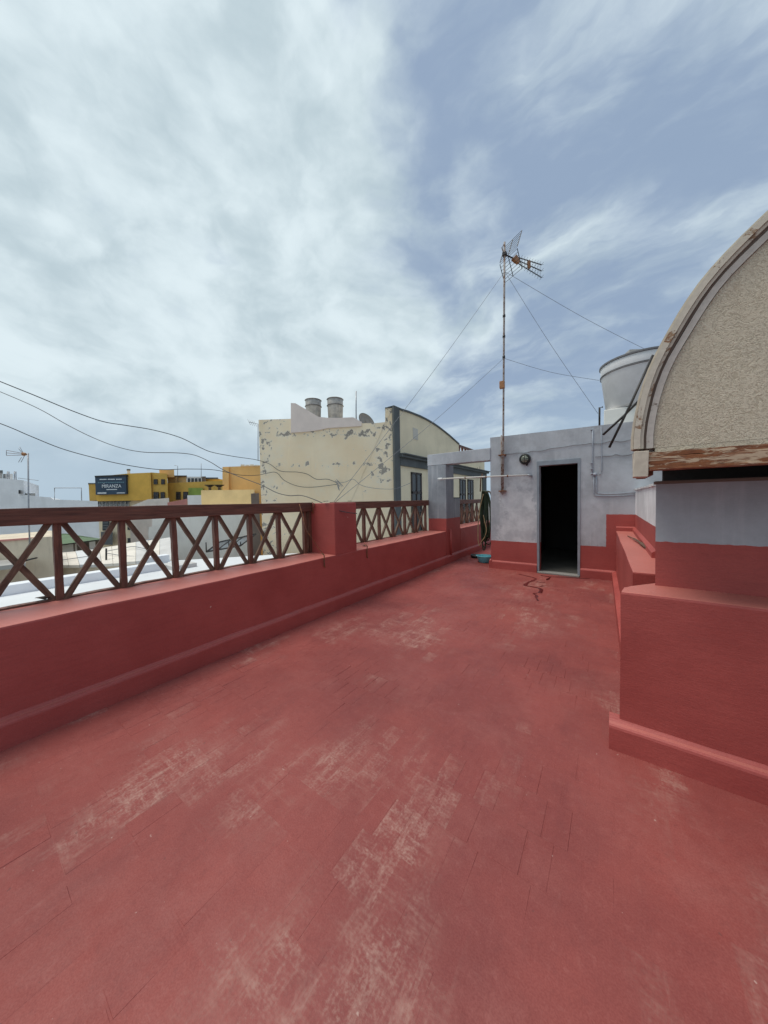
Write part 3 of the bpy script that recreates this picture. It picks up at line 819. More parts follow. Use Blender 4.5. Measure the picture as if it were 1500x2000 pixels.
# barrel shell running back, drawing in slightly
bm = bmesh.new(); rows = []
for k in range(6):
    y = v0+.09+k*.38; rows.append([bm.verts.new(p+Vector((.10*(y-v0), 0, 0))) for p in arc(RV-.012, y)])
inner = [[bm.verts.new(Vector((CX+.10*(v.co.y-v0), v.co.y, CZ)).lerp(v.co, .97)) for v in row] for row in rows]
for A, flip in ((rows, False), (inner, True)):
    for a, b in zip(A, A[1:]):
        for i in range(len(a)-1): bm.faces.new((a[i], a[i+1], b[i+1], b[i]))
obj('shell', bm, 'rim_paint', vt, smooth=True)
obj('steel_beam', hand_made(box_bm((.168, v0-.008, 1.638), (2.62, v0+.05, 1.695), .004), .003, 2.5, .1, .002), 'rusty_beam_steel', vt)
obj('beam_flange', hand_made(box_bm((.175, v0-.018, 1.630), (2.62, v0+.06, 1.642), .002), .002, 2.5, .1, .002), 'rusty_beam_steel', vt)
bm = hand_made(box_bm((.17, v0-.002, 1.696), (2.62, v0+.02, 1.720)), .006, 5, .06, .008)
obj('flaking_fillet', bm, 'rusty_beam_steel', vt)
obj('corner_block', hand_made(box_bm((.112, v0-.020, 1.598), (.170, v0+.10, 1.732), .004), .003, 8, .03, .002), 'flaking_cream_paint', vt)
box('back_board', (.42, 3.86, 1.58), (2.6, 3.92, 2.2), 'shaded_plaster', vt)
box('inner_face', (.20, v0+.095, 1.74), (2.6, v0+.12, 2.0), 'shaded_plaster', vt)  # cavity boards coloured near black, painting the shade behind the beam
box('edge_board', (.155, v0+.10, 1.612), (.20, 2.66, 1.70), 'rust_brown', vt)
box('wall_plate', (.240, 2.545, 1.572), (2.55, 2.62, 1.590), 'brown_wall', vt, .004)
bm = prism_bm([(.246, 2.552, .90), (2.5, 2.552, .90), (2.5, 4.0, .90), (.415, 4.0, .90)], (0, 0, .671))
obj('wall', hand_made(bm, .003, 1.6, .25, .0015), 'vault_wall_paint', vt)
pa, pb = onZ(1237, 1145.5, .942), onZ(1277, 1140.5, .942)
bm = prism_bm([(.067, 2.284, -.04), (2.6, 2.284, -.04), (2.6, 3.0, -.04), (.40, 3.0, -.04), (pb.x+.02, pb.y+.02, -.04), (pa.x, pa.y, -.04), (.085, 2.42, -.04)], (0, 0, .982))
bmesh.ops.bevel(bm, geom=[e for e in bm.edges if min(v.co.z for v in e.verts) > .5], offset=.014, segments=2, affect='EDGES', profile=.6)
obj('plinth', hand_made(bm, .004, 1.6, .2, .0015), 'red_paint', vt)
pr = [(0, 2.30, -.02), (0, 2.236, -.02), (0, 2.239, .130), (0, 2.243, .142), (0, 2.252, .150), (0, 2.268, .156), (0, 2.28, .166), (0, 2.30, .190)]
obj('skirting', hand_made(prism_bm([(.016, q[1], q[2]) for q in pr], (2.58, 0, 0)), .004, 1.7, .15, .002), 'red_paint', vt)

for (a, b), lab in (((onY(1178, 849, 2.95), onY(1262, 768, 3.05)), 'shorter dark metal rod sticking out behind the vault rim'), ((onY(1190, 874, 2.95), onY(1275, 694, 3.05)), 'longer dark metal rod crossing in front of the tank, behind the vault rim')):
    tag(tube('metal_rod', [a, a.lerp(b, .5)+Vector((.004, 0, -.004)), b], .0085, 'dark_metal', n=8), lab, 'rod', 'rods behind the vault')

# ledge between the vault and the shed, side wall behind it
lg = thing('ledge', 'pinkish-red masonry ledge running from the vault to the shed', 'ledge', (.26, 5, 0))
bm = prism_bm([(.130, YS-.005, -.04), (.392, YS-.005, -.04), (.392, 3.17, -.04), (.170, 3.17, -.04)], (0, 0, .934))
bmesh.ops.bevel(bm, geom=[e for e in bm.edges if min(v.co.z for v in e.verts) > .5], offset=.012, segments=2, affect='EDGES', profile=.6)
obj('body', hand_made(bm, .004, 1.6, .2, .0015), 'red_paint', lg)
prism('skirting', [(.14, YS-.045, -.02), (.075, YS-.045, -.02), (.075, YS-.045, .15), (.14, YS-.045, .19)], (.035, -3.68, 0), 'red_paint', lg)
prism('curb', [(.13, YS-.003, .885), (.13, YS-.035, .885), (.13, YS-.035, .955), (.13, YS-.003, .975)], (.26, 0, 0), 'red_paint', lg)
prism('curb', [(.393, YS-.04, .885), (.355, YS-.04, .885), (.355, YS-.04, .945), (.393, YS-.04, .97)], (0, -2.86, 0), 'red_paint', lg)
sw = thing('side_wall', 'white and red side wall above the ledge, meeting the shed corner', 'wall', (.5, 5.5, .88))
obj('wall', hand_made(box_bm((.394, 3.98, .86), (.60, YS-.003, 1.600), .006), .003, 1.6, .3), 'side_wall_paint', sw)
bm = hand_made(box_bm((.375, 3.98, 1.600), (.62, YS-.02, 1.622)), .010, 4, .10, .007)
obj('metal_capping', bm, 'white_frame', sw)
tag(obj('broken_branch', tube_bm(smooth_pts([onZ(1226, 1046.5, .905), onZ(1238, 1052, .925), onZ(1248, 1058, .925), onZ(1262, 1068.5, .92), onZ(1271, 1072, .92), onZ(1275, 1066, .945)]), [.006]*6+[.012]*8+[.018]*8+[.022]*9, 8), 'bark', smooth=True), 'broken brown stick lying on the red ledge', 'stick')

# ------------------------------------------------------------------ hose, basin, wet trickle
hs = thing('garden_hose', 'dark green garden hose hung in long loops beside the shed corner', 'hose', (-2.3, 7.5, .3))
hook = Vector((-2.37, 7.50, 1.66))
for k in range(12):
    ox, oy = R.uniform(-.06, .07), R.uniform(-.06, .06); wd = R.uniform(.03, .12); bt = R.uniform(.24, .62); tp = 1.66+R.uniform(-.03, .05)
    cx = hook.x+ox*.7
    pts = []
    for q in range(28):
        a = 2*math.pi*q/28; sx = math.copysign(abs(math.cos(a))**.6, math.cos(a)); sz = math.copysign(abs(math.sin(a))**.9, math.sin(a))
        pts.append(Vector((cx+sx*wd, hook.y+oy+.02*math.sin(3*a+k), (tp+bt)/2+sz*(tp-bt)/2)))
    obj('loop', tube_bm(pts, .014, 7, closed=True), 'hose_green', hs, smooth=True)
tube('wall_hook', [hook+Vector((.26, 0, .02)), hook+Vector((.0, 0, .0)), hook+Vector((-.06, 0, .03))], .010, 'rust_brown', hs)
YH = 7.30
tag(tube('loose_hose', [onY(944, 965, YH), onY(938, 990, YH), onY(934.5, 1015, YH), onY(933.5, 1040, YH), onY(934, 1056, YH), onY(937, 1066, YH), onY(940, 1058, YH), onY(946, 1050, YH), onY(950, 1036, YH), onY(947, 1020, YH), onY(944, 1006, YH)], .010, 'hose_yellow', n=7, curve=True), 'loose tan hose hanging in front of the dark green loops', 'hose')
bs = thing('wash_basin', 'light blue plastic basin on the floor at the shed corner', 'basin', (-2.37, 7.42, 0))
bc = Vector((-2.37, 7.42, 0))
lathe('bowl', [(.135, .004), (.150, .012), (.185, .135), (.192, .150), (.180, .150), (.172, .132), (.140, .022), (.01, .018)], bc, 'blue_plastic', bs, 36)
obj('rim', lathe_bm([(.184, .138), (.204, .146), (.206, .156), (.186, .156)], bc, 36, cap=False), 'blue_plastic', bs, smooth=True)
p = onZ(930, 1089, 0)
lathe_b = lathe('black_bowl', [(.11, .003), (.13, .012), (.145, .05), (.135, .075), (.12, .05), (.01, .02)], (p.x, p.y, 0), 'black_plastic')
tag(lathe_b, 'low black bowl on the floor just left of the blue basin', 'bowl')


def ribbon(strokes, z):
    bm = bmesh.new()
    for st in strokes:
        P = smooth_pts([onZ(x, y, z) for x, y, w in st], 5); ws = []
        for i in range(len(st)-1):
            for k in range(5): ws.append(st[i][2]*(1-k/5)+st[i+1][2]*k/5)
        ws.append(st[-1][2]); prev = None
        for i, p in enumerate(P):
            t = (P[min(i+1, len(P)-1)]-P[max(i-1, 0)]); t.z = 0; t.normalize(); n = Vector((-t.y, t.x, 0))
            w = ws[i]*(1+.6*noise.noise(p*9))
            cur = (bm.verts.new(p+n*w), bm.verts.new(p-n*w))
            if prev: bm.faces.new((prev[0], prev[1], cur[1], cur[0]))
            prev = cur
    return bm
trickle = obj('wet_trickle', ribbon([[(1013, 1121, .008), (1030, 1125, .014), (1046, 1129.5, .02), (1040, 1134, .025), (1032, 1137, .02), (1026, 1143, .03), (1036, 1145, .02), (1054, 1149, .02), (1057, 1153, .03), (1054, 1158, .024)], [(1049, 1158, .012), (1042, 1159, .02), (1048, 1163, .02), (1047, 1167, .018), (1051, 1173, .010)], [(1048, 1136, .012), (1064, 1138, .010)], [(1054, 1145, .012), (1062, 1144, .016)], [(1075, 1127, .012), (1070, 1131, .022), (1068, 1133, .012)], [(1056, 1124, .010), (1078, 1126.5, .016), (1104, 1127, .014), (1130, 1129, .018), (1152, 1130, .012)]], .0046), 'wet_red')
tag(trickle, 'dark wet trickle on the red floor in front of the doorway', 'stain')

# small litter and hooks on the parapet
for i, (px, py, z, s, lab) in enumerate([(637, 980, 1.50, .05, 'dark dead leaf on top of the red pier, left of two'), (683, 980, 1.50, .04, 'dark dead leaf on top of the red pier, right of two'), (712, 1066, .765, .05, 'dark leaf on the parapet just right of the pier'), (85, 1170, .775, .06, 'torn dark scrap at the railing foot by the nearest post')]):
    c = onZ(px, py, z) if z < 1.4 else onX(px, py, -3.25); c.z = z+.004
    bm = bmesh.new(); vs = [bm.verts.new(c+Vector((R.uniform(.6, 1)*s*math.cos(a), R.uniform(.6, 1)*s*math.sin(a), R.uniform(0, .35)*s))) for a in [k*math.pi/4 for k in range(8)]]
    m_ = bm.verts.new(c+Vector((0, 0, s*.28)))
    for k in range(8): bm.faces.new((vs[k], vs[(k+1) % 8], m_))
    tag(obj('dead_leaf', bm, 'dead_leaf'), lab, 'leaf', 'litter on the parapet')
for i, (p, q, lab) in enumerate([(onX(632, 1084, PX), onX(634, 1106, PX), 'rusty wire hook on the parapet face below the pier, left one'), (onX(716, 1066, PX), onX(717, 1088, PX), 'rusty wire hook on the parapet face right of the pier'), (onY(613, 984, 3.14), onY(611, 1001, 3.14), 'rusty hook on the left face of the red pier')]):
    off = Vector((.012, -.012, 0))
    tag(tube('wire_hook', [p+off+Vector((-.03, 0, .02)), p+off+Vector((.012, 0, .0)), p.lerp(q, .6)+off, q+off, q+off+Vector((0, .01, -.012))], .008, 'rust_brown', n=6), lab, 'hook', 'hooks on the parapet')
tag(tube('tie_wire', [onD(585, 985, 4.15), onD(598, 1035, 4.05), onX(625, 1075, PX), onX(632, 1084, PX)+Vector((.015, 0, 0))], .004, 'rust_brown', n=5), 'thin rusty tie wire slanting down in front of the red pier', 'wire')

# ------------------------------------------------------------------ overhead cables
def cable(pts, r, lab, mat='black_cable'):
    tag(tube('overhead_cable', [onD(x, y, D) for x, y, D in pts], r, mat, n=6, curve=True), lab, 'cable', 'cables strung over the roofs')
cable([(-160, 680, 8), (0, 745, 8.6), (67, 772, 9), (140, 802, 9.6), (200, 823, 10), (247, 831, 10.5), (300, 840, 11), (353, 855, 11.8), (393, 875, 12.6), (417, 884, 13), (460, 892, 14), (500, 898, 15.1), (526, 906, 15.2), (548, 920, 15.2), (580, 922, 15.2), (600, 926, 15.2), (618, 936, 15.2), (640, 936, 15.2), (658, 943, 15.2)], .014, 'uppermost of the black overhead cables, running to the cream wall')
cable([(-160, 700, 5.6), (0, 765, 5.8), (75, 798, 5.9), (130, 829, 5.9), (180, 854, 5.9), (230, 873, 5.9), (280, 883, 5.8), (345, 884.5, 5.7), (380, 889, 5.6), (410, 902, 5.5), (435, 917, 5.4), (470, 932, 5.3), (510, 947, 5.2), (540, 962, 5.1), (565, 968, 5.0), (590, 968, 4.9), (622, 979, 4.75), (655, 995, 4.45), (680, 1001, 4.5), (697, 1003, 4.6)], .0065, 'middle black overhead cable that drops across the red pier')
cable([(-160, 770, 9), (0, 827, 9.6), (60, 852, 9.9), (120, 876, 10.2), (180, 893, 10.6), (240, 907, 11), (310, 917, 11.6), (365, 916, 12.4), (420, 918, 13.4), (470, 928, 14.4), (503, 928, 15.1), (522, 924, 15.2), (540, 923, 15.2), (555, 938, 15.2), (580, 949, 15.2), (610, 951.5, 15.2), (658, 946, 15.2)], .014, 'lowest black overhead cable passing over the mustard building')
cable([(658, 944, 15.18), (676, 941, 15.18), (690, 936, 15.18), (706, 948, 15.18), (735, 954, 15.18), (768, 955, 15.0), (785, 950, 15.2), (802, 943, 15.4)], .011, 'thin cable running right from the knot on the cream wall', 'grey_cable')
kt = onD(659, 944, 15.12)
bm = bmesh.new()
for k in range(6): tube_bm([kt+Vector((0, 0, R.uniform(.1, .3)))+RH*R.uniform(-.12, .1), kt+Vector((0, 0, R.uniform(-.35, -.1)))+RH*R.uniform(0, .28)], .012, 5, bm)
tag(obj('cable_knot', bm, 'grey_cable'), 'tangled knot of cable ends fixed to the cream wall', 'cable')

# ------------------------------------------------------------------ buildings beyond the railing
BACK = FH
def tower(top, D, thick, zb=ZG):
    """a building volume: skyline points at depth D, wall down to the ground, running back"""
    P = [onD(x, y, D) for x, y in top]; B = [Vector((P[-1].x, P[-1].y, zb)), Vector((P[0].x, P[0].y, zb))]
    d = P[-1]-EYE; d.z = 0; d.normalize()          # right flank turned away from the terrace
    return prism_bm(P+B, d*thick)
def wall_part(name, top, D, thick, mat, parent, zb=ZG): return obj(name, tower(top, D, thick, zb), mat, parent)
def panel(name, x0, y0, x1, y1, D, thick, mat, parent):
    d = onD(x1, y1, D)-EYE; d.z = 0; d.normalize()
    return obj(name, prism_bm([onD(x0, y0, D), onD(x1, y0, D), onD(x1, y1, D), onD(x0, y1, D)], d*thick), mat, parent)
def window(x0, y0, x1, y1, D, parent, bars=1, mat='window_wood', deep=.14):
    bm = bmesh.new(); w = (x1-x0); h = (y1-y0); e = min(w, h)*.14
    for a, b, c, d in ((x0, y0, x1, y0+e), (x0, y1-e, x1, y1), (x0, y0, x0+e, y1), (x1-e, y0, x1, y1), (x0, y0+h*.42, x1, y0+h*.42+e*.8)):
        prism_bm([onD(a, b, D-.05), onD(c, b, D-.05), onD(c, d, D-.05), onD(a, d, D-.05)], BACK*.12, bm)
    for k in range(bars):
        q = x0+w*(k+1)/(bars+1); prism_bm([onD(q-e*.35, y0, D-.05), onD(q+e*.35, y0, D-.05), onD(q+e*.35, y1, D-.05), onD(q-e*.35, y1, D-.05)], BACK*.12, bm)
    f = obj('window', bm, mat, parent)
    panel('pane', x0, y0, x1, y1, D-.02, .05, 'window_glass', f)
    return f


# cream building: end wall faces us, street front runs away to the right
XC = -8.5
Cc = onX(768, 900, XC); Dc = (Cc-EYE).dot(FWD)
cb = thing('cream_building', 'cream house with flaking end wall, grey corner trim and curved parapet', 'building', (-11, 13, ZG))
Lc = onD(505, 820, Dc); wl = (Vector((Cc.x, Cc.y, 0))-Vector((Lc.x, Lc.y, 0))); wlen = wl.length
cream_peel('cream_peeling', (Lc.x, Lc.y, 0), tuple(wl.normalized()), wlen)
P = [onD(x, y, Dc) for x, y in [(505, 820), (568, 818), (569, 826), (640, 827), (730, 826.5), (752, 824.5), (752.5, 796), (768, 795)]]
bm = prism_bm(P+[Vector((Cc.x, Cc.y, ZG)), Vector((Lc.x, Lc.y, ZG))], Vector((-2.2, 3.6, 0)).normalized()*.35)
obj('end_wall', bm, 'cream_peeling', cb)
# solid of the house behind
zr = P[4].z-.4
obj('house_body', prism_bm([(Lc.x+.05, Lc.y+.3, ZG), (Cc.x-.12, Cc.y+.3, ZG), (XC-.25, 27.5, ZG), (-15.5, 27.5, ZG)], (0, 0, zr-ZG)), 'cream_wall', cb)
# street front with the curved parapet
prof = [(768, 795), (782.5, 801), (795, 804.5), (806, 808.5), (820, 814), (834, 821), (846, 828), (857, 835.5), (868, 844), (878, 852), (888, 861), (896, 868)]
F = [onX(x, y, XC) for x, y in prof]
yend = F[-1].y
bm = prism_bm(F+[Vector((XC, yend, 3.9)), Vector((XC, 26.6, 3.9)), Vector((XC, 26.6, ZG)), Vector((XC, Cc.y, ZG))], (-.30, 0, 0))
obj('street_front', bm, 'cream_wall', cb)
# coping on the curve
bm = bmesh.new(); rows = []
for p in F: rows.append([bm.verts.new(Vector((XC+.06, p.y, p.z-.02))), bm.verts.new(Vector((XC+.06, p.y, p.z+.07))), bm.verts.new(Vector((XC-.34, p.y, p.z+.07))), bm.verts.new(Vector((XC-.34, p.y, p.z-.02)))])
for a, b in zip(rows, rows[1:]):
    for k in range(4): bm.faces.new((a[k], a[(k+1) % 4], b[(k+1) % 4], b[k]))
obj('coping', bm, 'grey_trim', cb)
pe = onX(779, 900, XC).y
box('corner_trim', (XC-.01, Cc.y-.01, ZG), (XC+.10, pe, F[0].z+.05), 'grey_trim', cb, .01)
obj('trim_return', prism_bm([onD(752, 795.5, Dc-.02), onD(769, 794.5, Dc-.02), onD(769, 796.5, Dc-.02), onD(752, 797.5, Dc-.02)], BACK*.4), 'grey_trim', cb)
zc0, zc1 = onX(779, 909, XC).z, onX(770, 884, XC).z
yB = onX(948, 930, XC).y
box('cornice', (XC+.002, pe+.002, zc0), (XC+.12, yB, zc1-.20), 'grey_trim', cb)
box('cornice', (XC+.002, pe-.1, zc1-.198), (XC+.30, yB+.1, zc1-.07), 'grey_trim', cb, .02)
box('cornice', (XC+.002, pe-.1, zc1-.068), (XC+.40, yB+.2, zc1), 'grey_trim', cb, .02)
box('corner_trim', (XC-.01, yB-.9, ZG), (XC+.11, 26.9, zc0-.002), 'grey_trim', cb, .01)
ventp = [onX(806, 835, XC), onX(816, 860, XC)]
box('vent', (XC-.02, ventp[0].y, ventp[1].z), (XC+.02, ventp[1].y, ventp[0].z), 'cream_box', cb)
def front_window(xa, xb, ytop):
    a, b = onX(xa, ytop, XC), onX(xb, ytop, XC); zt_ = a.z; zb = -1.0
    y0, y1 = a.y, b.y; w = y1-y0; bm = bmesh.new(); e = .09
    for (p, q, c, d) in ((y0, y1, zt_-e, zt_), (y0, y0+e, zb, zt_), (y1-e, y1, zb, zt_), ((y0+y1)/2-.04, (y0+y1)/2+.04, zb, zt_), (y0, y1, zt_-1.15, zt_-1.02), (y0, y1, zt_-2.15, zt_-2.02)):
        box_bm((XC-.02, p, c), (XC+.06, q, d), bm=bm)
    f = obj('window', bm, 'window_wood', cb)
    o = box('pane', (XC-.015, y0+.02, zb+.02), (XC+.022, y1-.02, zt_-.02), 'window_glass'); adopt(o, f)
    for k in (0, 1):
        ya = y0+e+.06+k*(w/2-.02)
        o = box('curtain', (XC+.0225, ya, zt_-.95), (XC+.028, ya+w/2-e-.14, zt_-.15), 'shutter_grey'); adopt(o, f)
front_window(802, 822, 922); front_window(897, 908.5, 935.5); front_window(912.5, 923.5, 936)
# pinkish roof wall, wedge shaped
P2 = [onD(x, y, Dc-.06) for x, y in [(568, 787), (577, 787.5), (600, 801), (622, 814), (640, 816), (665, 816), (690, 815), (706, 824), (706, 832), (640, 836), (622, 840), (600, 843), (568, 845)]]
obj('roof_wall', prism_bm(P2, BACK*.5), 'pale_pink_wall', cb)
# railing on the roof end
rt = [onX(898, 869.5, XC-.3), onX(930, 879.5, XC-.3)]
bm = bmesh.new(); za = rt[0].z
box_bm((XC-.36, yend+.1, za-.14), (XC-.26, 26.4, za+.02), bm=bm)
obj('roof_rail', bm, 'dark_timber', cb)
for k in range(9):
    y = yend+.2+k*.62
    obj('baluster', tube_bm([(XC-.31, y, 3.9), (XC-.31, y+.0, za-.55), (XC-.31, y, za-.13)], [.10, .05, .10], 6), 'dark_timber', cb)
tag(tube('down_pipe', [onX(942, 926, XC+.5), onX(939, 935, XC+.5), onX(938, 960, XC+.5)], .05, 'rust_brown'), 'rusty pipe on the far end of the cream house front', 'pipe')
for (x0, x1, yt, yb, lab) in ((596.5, 629, 782, 822, 'old grey water tank on the cream house roof, left of two'), (639, 672, 780, 822, 'old grey water tank on the cream house roof, right of two')):
    D = 17.2; c = onD((x0+x1)/2, yb, D); r = (x1-x0)/2/FPX*D*.98; h = (yb-yt)/FPX*D
    t = thing('roof_tank', lab, 'water tank', tuple(c), 'tanks on the cream house')
    lathe('body', [(r*.84, 0), (r*.86, .02), (r*.93, h*.70), (r*.94, h)], c, 'tank_old', t, 28)
    for hh in (.68, .97): obj('band', lathe_bm([(r*.92, h*hh-.03), (r*1.02, h*hh), (r*.95, h*hh+.03)], c, 28, cap=False), 'tank_seam', t)
    lathe('lid', [(r*.93, h), (r*.5, h+.05), (.01, h+.06)], c, 'tank_old', t, 28)
    box('stand', (c.x-r, c.y-r, zr-.02), (c.x+r, c.y+r, c.z+.01), 'concrete', t)
dcn = onD(714, 823, 16.2)
t = thing('satellite_dish', 'grey satellite dish on the cream house roof edge', 'dish', tuple(dcn))
ax_ = (-FH*.62+RH*.62+Vector((0, 0, .38))).normalized()
obj('reflector_dish', lathe_bm([(.50, .12), (.48, .10), (.35, .04), (.18, .01), (.01, 0), (.01, -.012), (.35, .02), (.50, .10)], dcn-Vector((0, 0, .08)), 28, axis=ax_, cap=False), 'dish_grey', t, smooth=True)
obj('dish_rim', lathe_bm([(.49, .11), (.52, .12), (.50, .135)], dcn-Vector((0, 0, .08)), 28, axis=ax_, cap=False), 'dark_metal', t)
tube('dish_post', [dcn+Vector((0, 0, -.15)), Vector((dcn.x, dcn.y, zr-.02))], .03, 'galvanised', t)
tag(tube('roof_mast', [onD(695.5, 764, 16), onD(695.5, 800, 16), Vector((onD(695.5, 830, 16).x, onD(695.5, 830, 16).y, zr))], .03, 'galvanised'), 'thin bare mast on the cream house roof beside the dish', 'mast')
a = onD(504, 828, Dc+.1)
t = thing('wall_antenna', 'small spiky antenna at the left top corner of the cream wall', 'antenna', tuple(a))
tube('arm', [onD(504, 900, Dc+.1), onD(504, 828, Dc+.1), onD(486, 824, Dc+.1)], .018, 'galvanised', t)
for k in range(4):
    c = onD(487+k*4, 824.5+k, Dc+.1); tube('element', [c+Vector((0, 0, .14))-RH*.08, c-Vector((0, 0, .14))+RH*.06], .008, 'galvanised', t, 5)

# mustard building with the billboard
mb = thing('mustard_building', 'mustard yellow building with billboard in the distance', 'building', tuple(Vector((onD(260, 1000, 46).x, onD(260, 1000, 46).y, ZG))))
wall_part('main_wall', [(186, 931), (248, 925), (294, 923)], 45, 8, 'mustard_wall', mb, onD(240, 978, 45).z)
wall_part('annex_wall', [(173, 944.5), (187, 944)], 45.6, 8, 'mustard_dark', mb, onD(240, 976.5, 45.6).z)
wall_part('annex_wall', [(294, 922.6), (326.5, 925)], 45.3, 8, 'mustard_dark', mb, onD(310, 990, 45.3).z)
wall_part('rear_wall', [(326.5, 943.5), (436, 939)], 47, 8, 'mustard_dark', mb)
wall_part('roof_room', [(311, 917.2), (340, 917)], 46.5, 3, 'orange_wall', mb, onD(320, 932, 46.5).z)
wall_part('chimney', [(248, 917), (254, 917)], 46.5, .8, 'pale_sheet', mb, onD(250, 930, 46.5).z)
panel('chimney_cap', 247.3, 916, 254.7, 918.5, 46.4, 1, 'grey_trim', mb)
wall_part('lower_wall', [(187, 977), (294, 977)], 46.2, 6, 'cream_wall', mb)
panel('roof_edge', 172, 943.2, 187, 945.2, 45.5, 8, 'grey_trim', mb)
for k, (a, b) in enumerate(((190, 198), (199.5, 207), (208.5, 214), (215, 221), (222.5, 228), (230, 236), (237.5, 243), (245, 252))): window(a, 978.5, b, 996, 46.1, mb, 1, 'white_frame')
panel('soffit_band', 187, 976.5, 256, 979.5, 45.6, .4, 'grey_trim', mb)
for x0, y0, x1, y1 in ((300, 936, 307, 946), (314.5, 936, 321, 946), (299.5, 961, 309, 976), (313.5, 961, 321, 976)): window(x0, y0, x1, y1, 45.25, mb)
for x0, y0, x1, y1 in ((343.5, 960.5, 352, 976), (357.5, 960.5, 366.5, 976)): window(x0, y0, x1, y1, 46.95, mb)
wall_part('terrace_room', [(327, 930), (364, 930)], 48, 4, 'tan_wall', mb, onD(350, 950, 48).z)
panel('terrace_roof', 325, 928.6, 365, 930.8, 47.6, 5, 'window_wood', mb)
panel('terrace_post', 343, 930.8, 345, 944, 47.5, .3, 'tan_wall', mb)
panel('sunroom', 364.5, 931, 394.5, 944, 47.6, 4, 'white_frame', mb)
for k in range(4): panel('sunroom_pane', 366.5+k*7, 934, 371.5+k*7, 942.5, 47.55, .1, 'window_glass', mb)
panel('roof_store', 394.5, 930.5, 402, 944, 47.8, 3, 'brown_wall', mb)
wall_part('rear_block', [(402, 935), (425, 934.5), (436, 937)], 49, 6, 'mustard_wall', mb)
panel('rear_block_roof', 401, 932.5, 426, 935.5, 48.9, 6, 'grey_trim', mb)
panel('green_fence', 368, 953, 396, 970, 46.6, .4, 'green_wall', mb)
panel('lower_window', 200, 1012, 213, 1036, 46.15, .2, 'window_glass', mb)
for k in range(4): panel('shutter_slat', 201.5, 1015+k*5, 211, 1017.5+k*5, 46.1, .1, 'shutter_grey', mb)
panel('lower_window', 249, 1016, 258, 1035, 46.15, .2, 'window_glass', mb)
panel('lower_window', 249, 1051, 262, 1060, 46.15, .2, 'window_glass', mb)
panel('grey_door', 197, 1039, 220, 1064, 45.5, .8, 'shutter_grey', mb)
panel('grey_gate', 278, 1000, 294, 1054, 45.9, .4, 'shutter_grey', mb)
tube('roof_aerial', [onD(347, 940, 47.5), onD(347, 910, 47.5), onD(341, 909, 47.5)], .04, 'galvanised', mb, 5)
tube('roof_aerial', [onD(393, 934, 47.5), onD(393, 905, 47.5)], .04, 'galvanised', mb, 5)
# billboard
bb = thing('billboard', 'dark blue billboard lettered MIRANZA on the mustard wall', 'billboard', tuple(onD(216, 967, 44.7)))
def bpoly(pts, D): return [onD(x, y, D) for x, y in pts]
obj('board', prism_bm(bpoly([(185.5, 930.5), (246, 928), (246.5, 965), (187, 966.5)], 44.7), BACK*.3), 'sign_blue', bb)
obj('board_frame', prism_bm(bpoly([(184.6, 929.2), (246.8, 926.8), (247, 930.4), (185.2, 932.4)], 44.62), BACK*.3), 'dark_metal', bb)
def lettering(text, x0, x1, yb, h, mat='sign_white', bold=False):
    cu = bpy.data.curves.new('lettering', 'FONT'); cu.body = text; cu.extrude = .02; cu.size = 1.0
    if bold: cu.offset = .012
    o = bpy.data.objects.new('tmp_text', cu); COL.objects.link(o)
    me = bpy.data.meshes.new_from_object(o.evaluated_get(bpy.context.evaluated_depsgraph_get())); bpy.data.objects.remove(o)
    xs = [v.co.x for v in me.vertices]; ys = [v.co.y for v in me.vertices]
    A = onD(x0, yb, 44.66); B = onD(x1, yb-.6, 44.66); U = (B-A); Wd = U.length; U.normalize(); V = Vector((0, 0, 1)); N = U.cross(V)
    sx = Wd/(max(xs)-min(xs)); syy = h/FPX*44.66/(max(ys)-min(ys))
    for v in me.vertices: c = v.co.copy(); v.co = A+U*((c.x-min(xs))*sx)+V*((c.y-min(ys))*syy)+N*c.z
    return link('lettering', me, mat, bb)
lettering('MIRANZA', 199.5, 237.0, 952.8, 6.2)
obj('accent', prism_bm(bpoly([(201.2, 944.9), (203.6, 943.9), (203.8, 944.6), (201.4, 945.6)], 44.66), BACK*.03), 'sign_white', bb)
def dashes(x0, x1, y, h, n, mat):
    w = (x1-x0)/n
    for k in range(n):
        a = x0+k*w; obj('small_lettering', prism_bm(bpoly([(a, y-k*w*.017), (a+w*R.uniform(.7, .88), y-k*w*.017-.05), (a+w*.8, y+h-k*w*.017), (a, y+h-k*w*.017)], 44.66), BACK*.03), mat, bb)
dashes(194.5, 208.5, 935.6, 1.7, 5, 'sign_white'); dashes(210.5, 224.5, 935.4, 1.7, 5, 'sign_white'); dashes(226.5, 238, 935.2, 1.7, 4, 'sign_white')
dashes(191, 243, 941.6, 2.2, 14, 'sign_teal')
dashes(208, 229, 955.4, 1.6, 9, 'sign_white'); dashes(190.5, 208, 961.8, 2.6, 7, 'sign_white'); dashes(228, 244, 962.0, 1.7, 7, 'sign_white')

